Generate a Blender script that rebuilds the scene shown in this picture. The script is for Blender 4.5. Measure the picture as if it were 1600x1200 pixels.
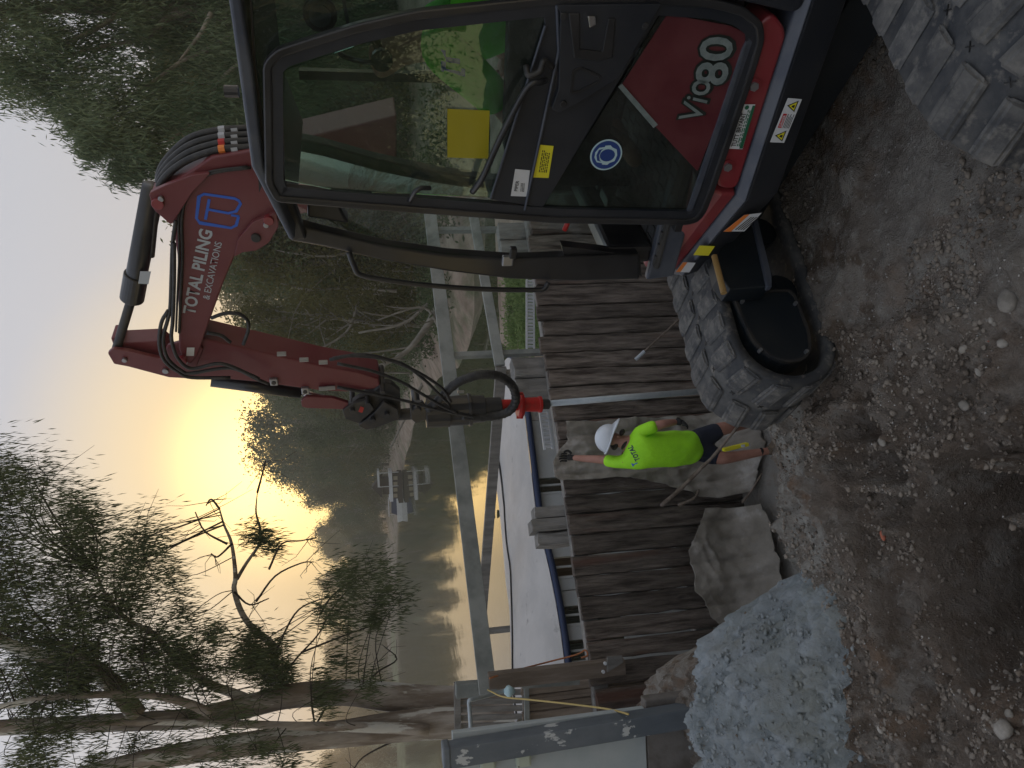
import bpy, bmesh, math, random
import numpy as np
from mathutils import Vector, Matrix
from mathutils.bvhtree import BVHTree
R_ = math.radians
rnd = random.Random(7)
rg = np.random.RandomState(11)
scene = bpy.context.scene
COL = scene.collection
for o in list(bpy.data.objects): bpy.data.objects.remove(o)

# ------------------------------------------------------------------ camera
TH = math.atan(.185); RH = 0.047; FPX = 1200.; EYE = Vector((0, 0, 2.1))
R0 = Vector((1, 0, 0)); FW = Vector((0, math.cos(TH), -math.sin(TH))); U0 = Vector((0, math.sin(TH), math.cos(TH)))
RT = math.cos(RH)*R0 - math.sin(RH)*U0
UP = math.cos(RH)*U0 + math.sin(RH)*R0
cam_d = bpy.data.cameras.new('camera'); cam = bpy.data.objects.new('camera', cam_d); COL.objects.link(cam)
cx, cy, cz = -UP, RT, -FW           # the phone was held upright, the picture is turned a quarter
cam.matrix_world = Matrix(((cx.x, cy.x, cz.x, EYE.x), (cx.y, cy.y, cz.y, EYE.y), (cx.z, cy.z, cz.z, EYE.z), (0, 0, 0, 1)))
cam_d.sensor_fit = 'HORIZONTAL'; cam_d.sensor_width = 36; cam_d.lens = 36*FPX/1600
cam_d.clip_start = .05; cam_d.clip_end = 3000
scene.camera = cam

def ray(x, y):
    x, y = float(x), float(y)
    return FW + ((1200-y)-600)/FPX*RT + (800-x)/FPX*UP
def on_z(x, y, z=0.):
    r = ray(x, y); return EYE + r*((z-EYE.z)/r.z)
def on_y(x, y, Y):
    r = ray(x, y); return EYE + r*(Y/r.y)
def on_pl(x, y, n, c):
    r = ray(x, y); n = Vector(n); return EYE + r*((c-n.dot(EYE))/n.dot(r))
def uv_of(P):
    d = Vector(P)-EYE; zc = d.dot(FW)
    return 600+FPX*d.dot(RT)/zc, 800-FPX*d.dot(UP)/zc

# ------------------------------------------------------------------ world, sun
sund = ray(452, 715).normalized()
SUN_EL = math.asin(sund.z); SUN_AZ = math.atan2(sund.x, sund.y)
w = bpy.data.worlds.new('World'); scene.world = w; w.use_nodes = True
nt = w.node_tree; nt.nodes.clear()
L = nt.links.new
wo = nt.nodes.new('ShaderNodeOutputWorld'); bg = nt.nodes.new('ShaderNodeBackground')
sky = nt.nodes.new('ShaderNodeTexSky'); sky.sky_type = 'NISHITA'; sky.sun_disc = False
sky.sun_elevation = max(SUN_EL, R_(3)); sky.sun_rotation = SUN_AZ
sky.air_density = 1.3; sky.dust_density = 6.0; sky.ozone_density = 2.0; sky.altitude = 50
# thin high haze over the clear sky: bluish grey overhead, warmer and paler low down, glowing round the sun
tc = nt.nodes.new('ShaderNodeTexCoord'); sx_ = nt.nodes.new('ShaderNodeSeparateXYZ'); L(tc.outputs['Generated'], sx_.inputs[0])
rp = nt.nodes.new('ShaderNodeValToRGB'); L(sx_.outputs[2], rp.inputs[0]); e = rp.color_ramp.elements
HZ = [(0.0, (.60, .48, .27)), (.06, (.56, .475, .33)), (.14, (.45, .435, .44)), (.25, (.40, .425, .475)), (.5, (.39, .425, .50)), (1.0, (.41, .45, .53))]
e[0].position = HZ[0][0]; e[0].color = (*HZ[0][1], 1); e[1].position = HZ[-1][0]; e[1].color = (*HZ[-1][1], 1)
for p_, c_ in HZ[1:-1]: q_ = e.new(p_); q_.color = (*c_, 1)
dt = nt.nodes.new('ShaderNodeVectorMath'); dt.operation = 'DOT_PRODUCT'; L(tc.outputs['Generated'], dt.inputs[0]); dt.inputs[1].default_value = sund
gm = nt.nodes.new('ShaderNodeMapRange'); L(dt.outputs['Value'], gm.inputs[0]); gm.inputs[1].default_value = .95; gm.inputs[2].default_value = 1.0
pw = nt.nodes.new('ShaderNodeMath'); pw.operation = 'POWER'; L(gm.outputs[0], pw.inputs[0]); pw.inputs[1].default_value = 1.4
gl = nt.nodes.new('ShaderNodeMix'); gl.data_type = 'RGBA'; gl.blend_type = 'MIX'; L(pw.outputs[0], gl.inputs[0]); L(rp.outputs[0], gl.inputs[6]); gl.inputs[7].default_value = (.84, .63, .30, 1)
gm2 = nt.nodes.new('ShaderNodeMapRange'); L(dt.outputs['Value'], gm2.inputs[0]); gm2.inputs[1].default_value = .985; gm2.inputs[2].default_value = 1.0
pw2 = nt.nodes.new('ShaderNodeMath'); pw2.operation = 'POWER'; L(gm2.outputs[0], pw2.inputs[0]); pw2.inputs[1].default_value = 2.5
gl2 = nt.nodes.new('ShaderNodeMix'); gl2.data_type = 'RGBA'; gl2.blend_type = 'ADD'; L(pw2.outputs[0], gl2.inputs[0]); L(gl.outputs[2], gl2.inputs[6]); gl2.inputs[7].default_value = (2.4, 1.5, .42, 1)
gl = gl2
sm = nt.nodes.new('ShaderNodeMix'); sm.data_type = 'RGBA'; sm.blend_type = 'ADD'; sm.inputs[0].default_value = 1
sc_ = nt.nodes.new('ShaderNodeVectorMath'); sc_.operation = 'SCALE'; L(gl.outputs[2], sc_.inputs[0]); sc_.inputs['Scale'].default_value = 10 * .73
s2_ = nt.nodes.new('ShaderNodeVectorMath'); s2_.operation = 'SCALE'; L(sky.outputs[0], s2_.inputs[0]); s2_.inputs['Scale'].default_value = .05
L(sc_.outputs[0], sm.inputs[6]); L(s2_.outputs[0], sm.inputs[7])
L(sm.outputs[2], bg.inputs[0]); bg.inputs[1].default_value = 0.1
L(bg.outputs[0], wo.inputs[0])
sl = bpy.data.lights.new('sun', 'SUN'); so = bpy.data.objects.new('sun', sl); COL.objects.link(so)
sl.energy = 2.0; sl.angle = R_(.6); sl.color = (1, .66, .36)
so.rotation_euler = Vector((-sund.x, -sund.y, -sund.z)).to_track_quat('-Z', 'Y').to_euler()
scene.view_settings.view_transform = 'Standard'; scene.view_settings.look = 'None'
scene.view_settings.exposure = 0.88; scene.view_settings.gamma = 1
scene.view_settings.use_curve_mapping = False
scene.render.engine = 'CYCLES'
scene.cycles.max_bounces = 8; scene.cycles.transparent_max_bounces = 16
scene.cycles.volume_bounces = 0

# ------------------------------------------------------------------ helpers
def link(o, parent=None):
    COL.objects.link(o)
    if parent is not None: o.parent = parent
    return o
def tag(o, label=None, cat=None, group=None, kind=None):
    if label: o['label'] = label
    if cat: o['category'] = cat
    if group: o['group'] = group
    if kind: o['kind'] = kind
    return o
def thing(name, label, cat, loc=(0, 0, 0), rz=0., group=None):
    o = bpy.data.objects.new(name, None); o.location = loc; o.rotation_euler = (0, 0, rz)
    o.empty_display_size = .1
    COL.objects.link(o); return tag(o, label, cat, group)

class MB:
    def __init__(s): s.v = []; s.f = []; s.m = []; s.cur = 0
    def add(s, vs, fs):
        b = len(s.v); s.v += [tuple(v) for v in vs]
        for f in fs: s.f.append(tuple(i+b for i in f)); s.m.append(s.cur)
        return s
    def box(s, c, d, M=None):
        x, y, z = c; a, b, e = d[0]/2, d[1]/2, d[2]/2
        vs = [Vector((x+i*a, y+j*b, z+k*e)) for i in (-1, 1) for j in (-1, 1) for k in (-1, 1)]
        if M is not None: vs = [M @ v for v in vs]
        return s.add(vs, [(0, 1, 3, 2), (4, 6, 7, 5), (0, 4, 5, 1), (2, 3, 7, 6), (0, 2, 6, 4), (1, 5, 7, 3)])
    def bar(s, p, q, w, h, up=(0, 0, 1)):
        p, q = Vector(p), Vector(q); d = (q-p).normalized(); u = Vector(up)
        if abs(d.dot(u)) > .98*u.length: u = Vector((.55, -.83, 0))
        a = d.cross(u).normalized(); b = a.cross(d).normalized()
        vs = []
        for e in (p, q):
            for i, j in ((-1, -1), (1, -1), (1, 1), (-1, 1)): vs.append(e+a*(i*w/2)+b*(j*h/2))
        return s.add(vs, [(0, 1, 2, 3), (7, 6, 5, 4), (0, 4, 5, 1), (1, 5, 6, 2), (2, 6, 7, 3), (3, 7, 4, 0)])
    def tube(s, pts, r, n=8, cap=True):
        pts = [Vector(p) for p in pts]; k = len(pts)
        rs = r if isinstance(r, (list, tuple)) else [r]*k
        t0 = (pts[1]-pts[0]).normalized()
        a = t0.orthogonal().normalized(); vs = []
        for i, p in enumerate(pts):
            if i == 0: t = t0
            elif i == k-1: t = (pts[i]-pts[i-1]).normalized()
            else: t = ((pts[i+1]-pts[i]).normalized()+(pts[i]-pts[i-1]).normalized())
            if t.length < 1e-6: t = t0
            t.normalize(); a = (a-t*a.dot(t))
            a = a.normalized() if a.length > 1e-6 else t.orthogonal().normalized()
            b = t.cross(a)
            for j in range(n):
                g = 2*math.pi*j/n; vs.append(p+(a*math.cos(g)+b*math.sin(g))*rs[i])
        fs = [(i*n+j, i*n+(j+1) % n, (i+1)*n+(j+1) % n, (i+1)*n+j) for i in range(k-1) for j in range(n)]
        if cap: fs += [tuple(range(n-1, -1, -1)), tuple((k-1)*n+j for j in range(n))]
        return s.add(vs, fs)
    def cyl(s, p, q, r, n=16): return s.tube([p, q], r, n)
    def prism(s, poly, y0, y1):     # poly in (x,z), extruded along y
        n = len(poly)
        A = sum(poly[i][0]*poly[(i+1) % n][1]-poly[(i+1) % n][0]*poly[i][1] for i in range(n))
        if A < 0: poly = poly[::-1]
        if y0 > y1: y0, y1 = y1, y0
        vs = [(p[0], y0, p[1]) for p in poly]+[(p[0], y1, p[1]) for p in poly]
        fs = [tuple(range(n)), tuple(range(2*n-1, n-1, -1))]
        fs += [(i, n+i, n+(i+1) % n, (i+1) % n) for i in range(n)]
        return s.add(vs, fs)
    def ring(s, outer, inner, y0, y1):   # frame between two equally long outlines in (x,z)
        n = len(outer); vs = []
        for y in (y0, y1):
            vs += [(p[0], y, p[1]) for p in outer]+[(p[0], y, p[1]) for p in inner]
        fs = []
        for i in range(n):
            j = (i+1) % n
            fs += [(i, j, n+j, n+i), (2*n+i, 3*n+i, 3*n+j, 2*n+j), (i, 2*n+i, 2*n+j, j), (n+i, n+j, 3*n+j, 3*n+i)]
        return s.add(vs, fs)
    def build(s, name, mats, parent=None, smooth=False, bevel=0, seg=2, M=None):
        me = bpy.data.meshes.new(name); me.from_pydata([tuple(v) for v in s.v], [], s.f)
        if not isinstance(mats, (list, tuple)): mats = [mats]
        for m in mats: me.materials.append(m)
        if len(mats) > 1: me.polygons.foreach_set('material_index', s.m)
        if M is not None: me.transform(M)
        bm = bmesh.new(); bm.from_mesh(me); bmesh.ops.recalc_face_normals(bm, faces=bm.faces); bm.to_mesh(me); bm.free()
        if smooth: me.polygons.foreach_set('use_smooth', [True]*len(me.polygons))
        o = bpy.data.objects.new(name, me); link(o, parent)
        if bevel:
            b = o.modifiers.new('bevel', 'BEVEL'); b.width = bevel; b.segments = seg; b.limit_method = 'ANGLE'; b.angle_limit = R_(40)
            b.harden_normals = False
        return o

def smooth_path(pts, k=6):          # Catmull-Rom
    P = [Vector(p) for p in pts]; P = [P[0]*2-P[1]]+P+[P[-1]*2-P[-2]]; out = []
    for i in range(1, len(P)-2):
        for j in range(k):
            t = j/k; a, b, c, d = P[i-1], P[i], P[i+1], P[i+2]
            out.append(.5*((2*b)+(-a+c)*t+(2*a-5*b+4*c-d)*t*t+(-a+3*b-3*c+d)*t**3))
    out.append(P[-2]); return out

def inset(poly, wd):                 # inner outline at distance wd
    n = len(poly); A = sum(poly[i][0]*poly[(i+1) % n][1]-poly[(i+1) % n][0]*poly[i][1] for i in range(n)); sg = 1 if A > 0 else -1
    ws = wd if isinstance(wd, (list, tuple)) else [wd]*n; out = []
    for i in range(n):
        p0, p1, p2 = Vector(poly[i-1][:2]), Vector(poly[i][:2]), Vector(poly[(i+1) % n][:2])
        d1, d2 = (p1-p0).normalized(), (p2-p1).normalized()
        n1, n2 = Vector((-d1.y, d1.x))*sg, Vector((-d2.y, d2.x))*sg
        m = (n1+n2); m.normalize(); c = max(.35, m.dot(n1)); q = p1+m*(ws[i]/c); out.append((q.x, q.y))
    return out
def round_poly(poly, r, k=4):
    n = len(poly); out = []
    rs = r if isinstance(r, (list, tuple)) else [r]*n
    for i in range(n):
        p0, p1, p2 = Vector(poly[i-1]), Vector(poly[i]), Vector(poly[(i+1) % n])
        a = (p0-p1); b = (p2-p1); ra = min(rs[i], a.length*.45, b.length*.45)
        if ra < 1e-4: out.append(tuple(p1)); continue
        s = p1+a.normalized()*ra; e = p1+b.normalized()*ra
        for j in range(k+1):
            t = j/k; q = s*(1-t)**2+p1*2*t*(1-t)+e*t*t; out.append((q.x, q.y))
    return out

# vectorised value noise
_tab = rg.rand(256, 256)
def vnoise(x, y):
    xi = np.floor(x).astype(int); yi = np.floor(y).astype(int); fx = x-xi; fy = y-yi
    fx = fx*fx*(3-2*fx); fy = fy*fy*(3-2*fy)
    g = lambda a, b: _tab[a & 255, b & 255]
    return (g(xi, yi)*(1-fx)+g(xi+1, yi)*fx)*(1-fy)+(g(xi, yi+1)*(1-fx)+g(xi+1, yi+1)*fx)*fy
def fbm(x, y, o=4, s=1.):
    r = 0; a = .5; t = 0
    for i in range(o):
        r = r+a*vnoise(x*s+17.3*i, y*s-9.1*i); t += a; a *= .5; s *= 2.03
    return r/t-.5
def sstep(a, b, x): t = np.clip((x-a)/(b-a), 0, 1); return t*t*(3-2*t)

def grid_mesh(name, X, Y, Z, mat, parent=None, smooth=True):
    ny, nx = X.shape; co = np.stack([X, Y, Z], -1).reshape(-1, 3)
    idx = np.arange(ny*nx).reshape(ny, nx)
    q = np.stack([idx[:-1, :-1], idx[:-1, 1:], idx[1:, 1:], idx[1:, :-1]], -1).reshape(-1, 4)
    return np_mesh(name, co, q, mat, parent, smooth)
def np_mesh(name, co, q, mat, parent=None, smooth=False, link_it=True):
    me = bpy.data.meshes.new(name); n = len(q); k = q.shape[1]
    me.vertices.add(len(co)); me.vertices.foreach_set('co', np.asarray(co, np.float32).ravel())
    me.loops.add(n*k); me.loops.foreach_set('vertex_index', q.astype(np.int32).ravel())
    me.polygons.add(n); me.polygons.foreach_set('loop_start', np.arange(0, n*k, k, dtype=np.int32))
    me.polygons.foreach_set('loop_total', np.full(n, k, np.int32))
    me.update(calc_edges=True)
    if smooth: me.polygons.foreach_set('use_smooth', [True]*n)
    me.materials.append(mat)
    if not link_it: return me
    o = bpy.data.objects.new(name, me); return link(o, parent)

# ------------------------------------------------------------------ materials
def pmat(name, c1, c2=None, scale=5., rough=.6, metal=0., bump=0., bscale=None, stretch=(1, 1, 1), coat=0., spec=.5,
         lo=.4, hi=.6, rand=0., detail=8., c3=None, s3=1.5, lo3=.55, hi3=.7, rough2=None, bdist=.02):
    m = bpy.data.materials.new(name); m.use_nodes = True; t = m.node_tree; N = t.nodes; K = t.links.new
    b = N['Principled BSDF']; b.inputs['Roughness'].default_value = rough; b.inputs['Metallic'].default_value = metal
    b.inputs['Specular IOR Level'].default_value = spec
    b.inputs['Coat Weight'].default_value = coat; b.inputs['Coat Roughness'].default_value = .08
    b.inputs['Base Color'].default_value = (*c1, 1)
    tc = N.new('ShaderNodeTexCoord'); mp = N.new('ShaderNodeMapping'); mp.inputs['Scale'].default_value = stretch
    K(tc.outputs['Object'], mp.inputs[0])
    oi = N.new('ShaderNodeObjectInfo')
    vm = N.new('ShaderNodeVectorMath'); vm.operation = 'MULTIPLY_ADD'
    K(oi.outputs['Random'], vm.inputs[0]); vm.inputs[1].default_value = (37, 53, 71); K(mp.outputs[0], vm.inputs[2])
    src = vm.outputs[0] if rand else mp.outputs[0]
    def noise(sc, de):
        n = N.new('ShaderNodeTexNoise'); n.inputs['Scale'].default_value = sc; n.inputs['Detail'].default_value = de
        n.inputs['Roughness'].default_value = .62; K(src, n.inputs['Vector']); return n
    def ramp(fac, lo, hi):
        r = N.new('ShaderNodeMapRange'); r.inputs[1].default_value = lo; r.inputs[2].default_value = hi; K(fac, r.inputs[0]); return r.outputs[0]
    def mix(f, a, bb):
        x = N.new('ShaderNodeMix'); x.data_type = 'RGBA'; K(f, x.inputs[0])
        for i, v in ((6, a), (7, bb)):
            if isinstance(v, tuple): x.inputs[i].default_value = (*v, 1)
            else: K(v, x.inputs[i])
        return x.outputs[2]
    out = None
    if c2 is not None:
        n1 = noise(scale, detail); fac = ramp(n1.outputs[0], lo, hi); out = mix(fac, c1, c2)
        if rough2 is not None:
            rr = N.new('ShaderNodeMapRange'); K(fac, rr.inputs[0]); rr.inputs[3].default_value = rough; rr.inputs[4].default_value = rough2; K(rr.outputs[0], b.inputs['Roughness'])
    if c3 is not None:
        n3 = noise(s3, detail); out = mix(ramp(n3.outputs[0], lo3, hi3), out if out is not None else c1, c3)
    if rand:
        hv = N.new('ShaderNodeHueSaturation')
        if out is not None: K(out, hv.inputs['Color'])
        else: hv.inputs['Color'].default_value = (*c1, 1)
        rr = N.new('ShaderNodeMapRange'); K(oi.outputs['Random'], rr.inputs[0]); rr.inputs[3].default_value = 1-rand; rr.inputs[4].default_value = 1+rand
        K(rr.outputs[0], hv.inputs['Value']); out = hv.outputs[0]
    if out is not None: K(out, b.inputs['Base Color'])
    if bump:
        nb = noise(bscale or scale*3, 10); bp = N.new('ShaderNodeBump'); bp.inputs['Strength'].default_value = bump; bp.inputs['Distance'].default_value = bdist
        K(nb.outputs[0], bp.inputs['Height']); K(bp.outputs[0], b.inputs['Normal'])
    return m

MT = {}
MT['red'] = pmat('machine_red_paint', (.20, .012, .022), (.23, .035, .04), 3, .32, coat=.5, rough2=.5, bump=.02, bscale=60)
MT['red_dusty'] = pmat('dusty_red_paint', (.125, .012, .019), (.17, .05, .052), 2.2, .42, coat=.25, rough2=.6, lo=.3, hi=.8)
MT['black'] = pmat('black_paint', (.012, .013, .016), (.022, .023, .026), 4, .3, coat=.3, rough2=.5)
MT['navy_black'] = pmat('blue_black_plastic', (.010, .014, .022), (.022, .025, .032), 3, .38, rough2=.55, bump=.05, bscale=120)
MT['trim'] = pmat('bluish_grey_trim', (.05, .06, .085), (.08, .09, .11), 6, .35)
MT['rubber'] = pmat('track_rubber', (.04, .043, .048), (.13, .128, .12), 7, .8, lo=.42, hi=.75, bump=.35, bscale=60, c3=(.24, .22, .19), s3=16, lo3=.56, hi3=.75, bdist=.01)
MT['lug'] = pmat('track_lug_rubber', (.05, .052, .056), (.16, .155, .145), 9, .85, lo=.38, hi=.72, bump=.4, bscale=80, rand=.15, bdist=.01, c3=(.2, .19, .17), s3=25, lo3=.5, hi3=.75)
MT['hose'] = pmat('hose_rubber', (.015, .015, .016), (.035, .034, .033), 20, .5)
MT['steel'] = pmat('dark_steel', (.03, .032, .036), (.055, .05, .045), 9, .5, metal=.3, bump=.1)
MT['frame'] = pmat('track_frame_paint', (.005, .010, .015), (.02, .022, .024), 5, .45, bump=.06, lo=.5, hi=.85)
MT['chrome'] = pmat('chrome', (.6, .6, .6), rough=.15, metal=1)
MT['zinc'] = pmat('zinc_fittings', (.35, .36, .38), rough=.35, metal=.8)
MT['galv'] = pmat('galvanised_pipe', (.30, .34, .36), (.42, .46, .47), 12, .45, metal=.4, lo=.3, hi=.7, bump=.05)
MT['bright_red'] = pmat('bright_red_coupling', (.5, .012, .012), (.35, .02, .015), 12, .4, bump=.1)
MT['white'] = pmat('white_vinyl', (.62, .64, .66), rough=.5)
MT['silver'] = pmat('silver_vinyl', (.42, .46, .5), rough=.4)
MT['blue'] = pmat('blue_vinyl', (.03, .12, .55), rough=.45)
MT['grey_badge'] = pmat('grey_badge', (.14, .18, .18), (.2, .24, .24), 30, .35)
MT['dark_badge'] = pmat('dark_badge_edge', (.012, .02, .018), rough=.5)
MT['yellow'] = pmat('yellow_sticker', (.75, .68, .03), rough=.5)
MT['orange'] = pmat('orange_sticker', (.75, .22, .04), rough=.5)
MT['ink'] = pmat('black_print', (.01, .01, .01), rough=.5)
MT['inkgreen'] = pmat('green_print', (.01, .12, .06), rough=.5)
MT['inkred'] = pmat('red_print', (.5, .01, .02), rough=.5)
MT['pale'] = pmat('pale_blue_print', (.45, .62, .66), rough=.5)
MT['seat'] = pmat('seat_vinyl', (.02, .02, .022), rough=.6)
MT['mat'] = pmat('rubber_floor_mat', (.04, .042, .045), (.08, .08, .08), 9, .75, bump=.1)
MT['hivis'] = pmat('lime_shirt', (.42, .95, .02), (.36, .86, .02), 6, .7, bump=.35, bscale=9, bdist=.03)
MT['hivis_g'] = pmat('green_shirt', (.12, .75, .03), (.10, .6, .03), 6, .7, bump=.3, bscale=9, bdist=.03)
MT['navyfab'] = pmat('navy_shorts', (.008, .012, .028), (.012, .018, .038), 8, .8, bump=.3, bscale=14)
MT['skin'] = pmat('skin', (.40, .20, .15), (.36, .17, .12), 12, .55)
MT['hair'] = pmat('dark_hair', (.02, .014, .010), rough=.7, bump=.5, bscale=80)
MT['glove'] = pmat('black_glove', (.012, .012, .013), rough=.7, bump=.2, bscale=40)
MT['helmet'] = pmat('white_helmet', (.68, .73, .78), rough=.3, coat=.2)
MT['boot'] = pmat('tan_boot', (.17, .12, .08), (.1, .075, .055), 14, .8)
MT['sock'] = pmat('black_sock', (.012, .012, .012), rough=.9)

def glass_mat(name, tint, ior=1.6, rough=.0, dirt=.04):
    m = bpy.data.materials.new(name); m.use_nodes = True; t = m.node_tree; N = t.nodes; K = t.links.new; N.clear()
    o = N.new('ShaderNodeOutputMaterial'); tr = N.new('ShaderNodeBsdfTransparent'); tr.inputs[0].default_value = (*tint, 1)
    gl = N.new('ShaderNodeBsdfGlossy'); gl.inputs['Roughness'].default_value = rough; gl.inputs[0].default_value = (.85, .95, .93, 1)
    fr = N.new('ShaderNodeFresnel'); fr.inputs[0].default_value = ior
    mx = N.new('ShaderNodeMixShader'); K(fr.outputs[0], mx.inputs[0]); K(tr.outputs[0], mx.inputs[1]); K(gl.outputs[0], mx.inputs[2])
    df = N.new('ShaderNodeBsdfDiffuse'); df.inputs[0].default_value = (.35, .36, .34, 1)
    nz = N.new('ShaderNodeTexNoise'); nz.inputs['Scale'].default_value = 3; nz.inputs['Detail'].default_value = 8
    mr = N.new('ShaderNodeMapRange'); mr.inputs[1].default_value = .35; mr.inputs[2].default_value = .8; mr.inputs[4].default_value = dirt*2
    mr.inputs[3].default_value = dirt*.3
    K(nz.outputs[0], mr.inputs[0]); m2 = N.new('ShaderNodeMixShader'); K(mr.outputs[0], m2.inputs[0]); K(mx.outputs[0], m2.inputs[1]); K(df.outputs[0], m2.inputs[2])
    K(m2.outputs[0], o.inputs[0]); return m
MT['glass'] = glass_mat('cab_glass', (.62, .74, .70), 1.6)
MT['glass_front'] = glass_mat('front_glass', (.82, .9, .87), 1.12, dirt=.0)
MT['glass_low'] = glass_mat('lower_door_glass', (.4, .5, .46), 1.5)

def leaf_mat(name, c1, c2, trans=.35, scale=.8):
    m = bpy.data.materials.new(name); m.use_nodes = True; t = m.node_tree; N = t.nodes; K = t.links.new; N.clear()
    o = N.new('ShaderNodeOutputMaterial'); g = N.new('ShaderNodeNewGeometry')
    nz = N.new('ShaderNodeTexNoise'); nz.inputs['Scale'].default_value = scale; nz.inputs['Detail'].default_value = 4; K(g.outputs['Position'], nz.inputs[0])
    ad = N.new('ShaderNodeMath'); ad.operation = 'MULTIPLY_ADD'; K(g.outputs['Random Per Island'], ad.inputs[0]); ad.inputs[1].default_value = .35; K(nz.outputs[0], ad.inputs[2])
    mr = N.new('ShaderNodeMapRange'); K(ad.outputs[0], mr.inputs[0]); mr.inputs[1].default_value = .45; mr.inputs[2].default_value = .9
    mx = N.new('ShaderNodeMix'); mx.data_type = 'RGBA'; K(mr.outputs[0], mx.inputs[0]); mx.inputs[6].default_value = (*c1, 1); mx.inputs[7].default_value = (*c2, 1)
    d = N.new('ShaderNodeBsdfDiffuse'); K(mx.outputs[2], d.inputs[0]); tl = N.new('ShaderNodeBsdfTranslucent'); K(mx.outputs[2], tl.inputs[0])
    ms = N.new('ShaderNodeMixShader'); ms.inputs[0].default_value = trans; K(d.outputs[0], ms.inputs[1]); K(tl.outputs[0], ms.inputs[2])
    K(ms.outputs[0], o.inputs[0]); return m
MT['leaf_gum'] = leaf_mat('gum_leaves', (.055, .07, .04), (.125, .145, .075), .35)
MT['leaf_right'] = leaf_mat('grey_green_leaves', (.075, .115, .07), (.19, .24, .145), .4, .5)
MT['leaf_far'] = leaf_mat('forest_leaves', (.06, .085, .045), (.125, .16, .08), .35, .12)
MT['leaf_gold'] = leaf_mat('olive_leaves', (.085, .085, .035), (.15, .145, .055), .4, .12)
MT['bark'] = pmat('gum_bark', (.17, .135, .105), (.36, .325, .285), 3.5, .85, stretch=(1.3, 1.3, .25), lo=.42, hi=.6, bump=.9, bscale=11, c3=(.5, .49, .45), s3=2.6, lo3=.54, hi3=.57, bdist=.04)
MT['bark_pale'] = pmat('pale_bark', (.16, .145, .12), (.27, .25, .215), 3, .85, stretch=(1, 1, .3))
MT['twig'] = pmat('dark_twig', (.035, .028, .022), rough=.85)
MT['plank'] = pmat('weathered_wall_timber', (.05, .037, .03), (.28, .235, .20), 5.5, .85, stretch=(3, 3, .35), lo=.36, hi=.72, bump=1., bscale=11, rand=.3, c3=(.14, .07, .05), s3=1.1, lo3=.56, hi3=.7, bdist=.05)
MT['grey_timber'] = pmat('grey_timber', (.15, .145, .135), (.27, .26, .245), 4, .8, stretch=(3, 3, .5), lo=.35, hi=.65, bump=.6, bscale=9, rand=.1, bdist=.03)
MT['rail_wood'] = pmat('pale_rail_wood', (.17, .185, .175), (.27, .285, .27), 3, .75, stretch=(1, 1, 1), bump=.25, bscale=14, rand=.08)
MT['brown_timber'] = pmat('brown_timber', (.16, .125, .095), (.27, .22, .18), 3, .8, stretch=(3, 3, .4), bump=.5, bscale=8, rand=.2)

# ================================================================== GROUND
def crest(x, y):      # signed distance beyond the edge of the bench towards the trench
    P = [(-6.5, 8.2), (-3.4, 6.6), (-2.35, 5.75), (-1.75, 4.35), (-1.2, 3.78), (-.35, 4.0), (.35, 4.2), (1.4, 4.85), (3.4, 6.0), (9, 9.5)]
    px = np.array([p[0] for p in P]); py = np.array([p[1] for p in P])
    return (y-np.interp(x, px, py))*.82
WA = Vector((-2.75, 7.35, 0)); WD = Vector((.925, .38, 0)).normalized(); WN = Vector((WD.y, -WD.x, 0))
UA = Vector((.885, .465, 0)).normalized(); UB = Vector((.465, -.885, 0)).normalized()
def imprint(x, y, d0, half, a1, wob):
    a = x*UA.x+y*UA.y; b = x*UB.x+y*UB.y - d0 - .12*np.sin(a*1.3)*wob
    m = sstep(half, half-.06, np.abs(b))*sstep(a1+.25, a1, a)
    ph = (a+np.abs(b)*.5)/.19
    lug = sstep(.30, .42, np.abs((ph % 1.)-.5))
    keep = sstep(-.12, .08, fbm(x+5, y+9, 3, 1.4))
    return m*(-.10+.15*lug*keep)
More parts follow.
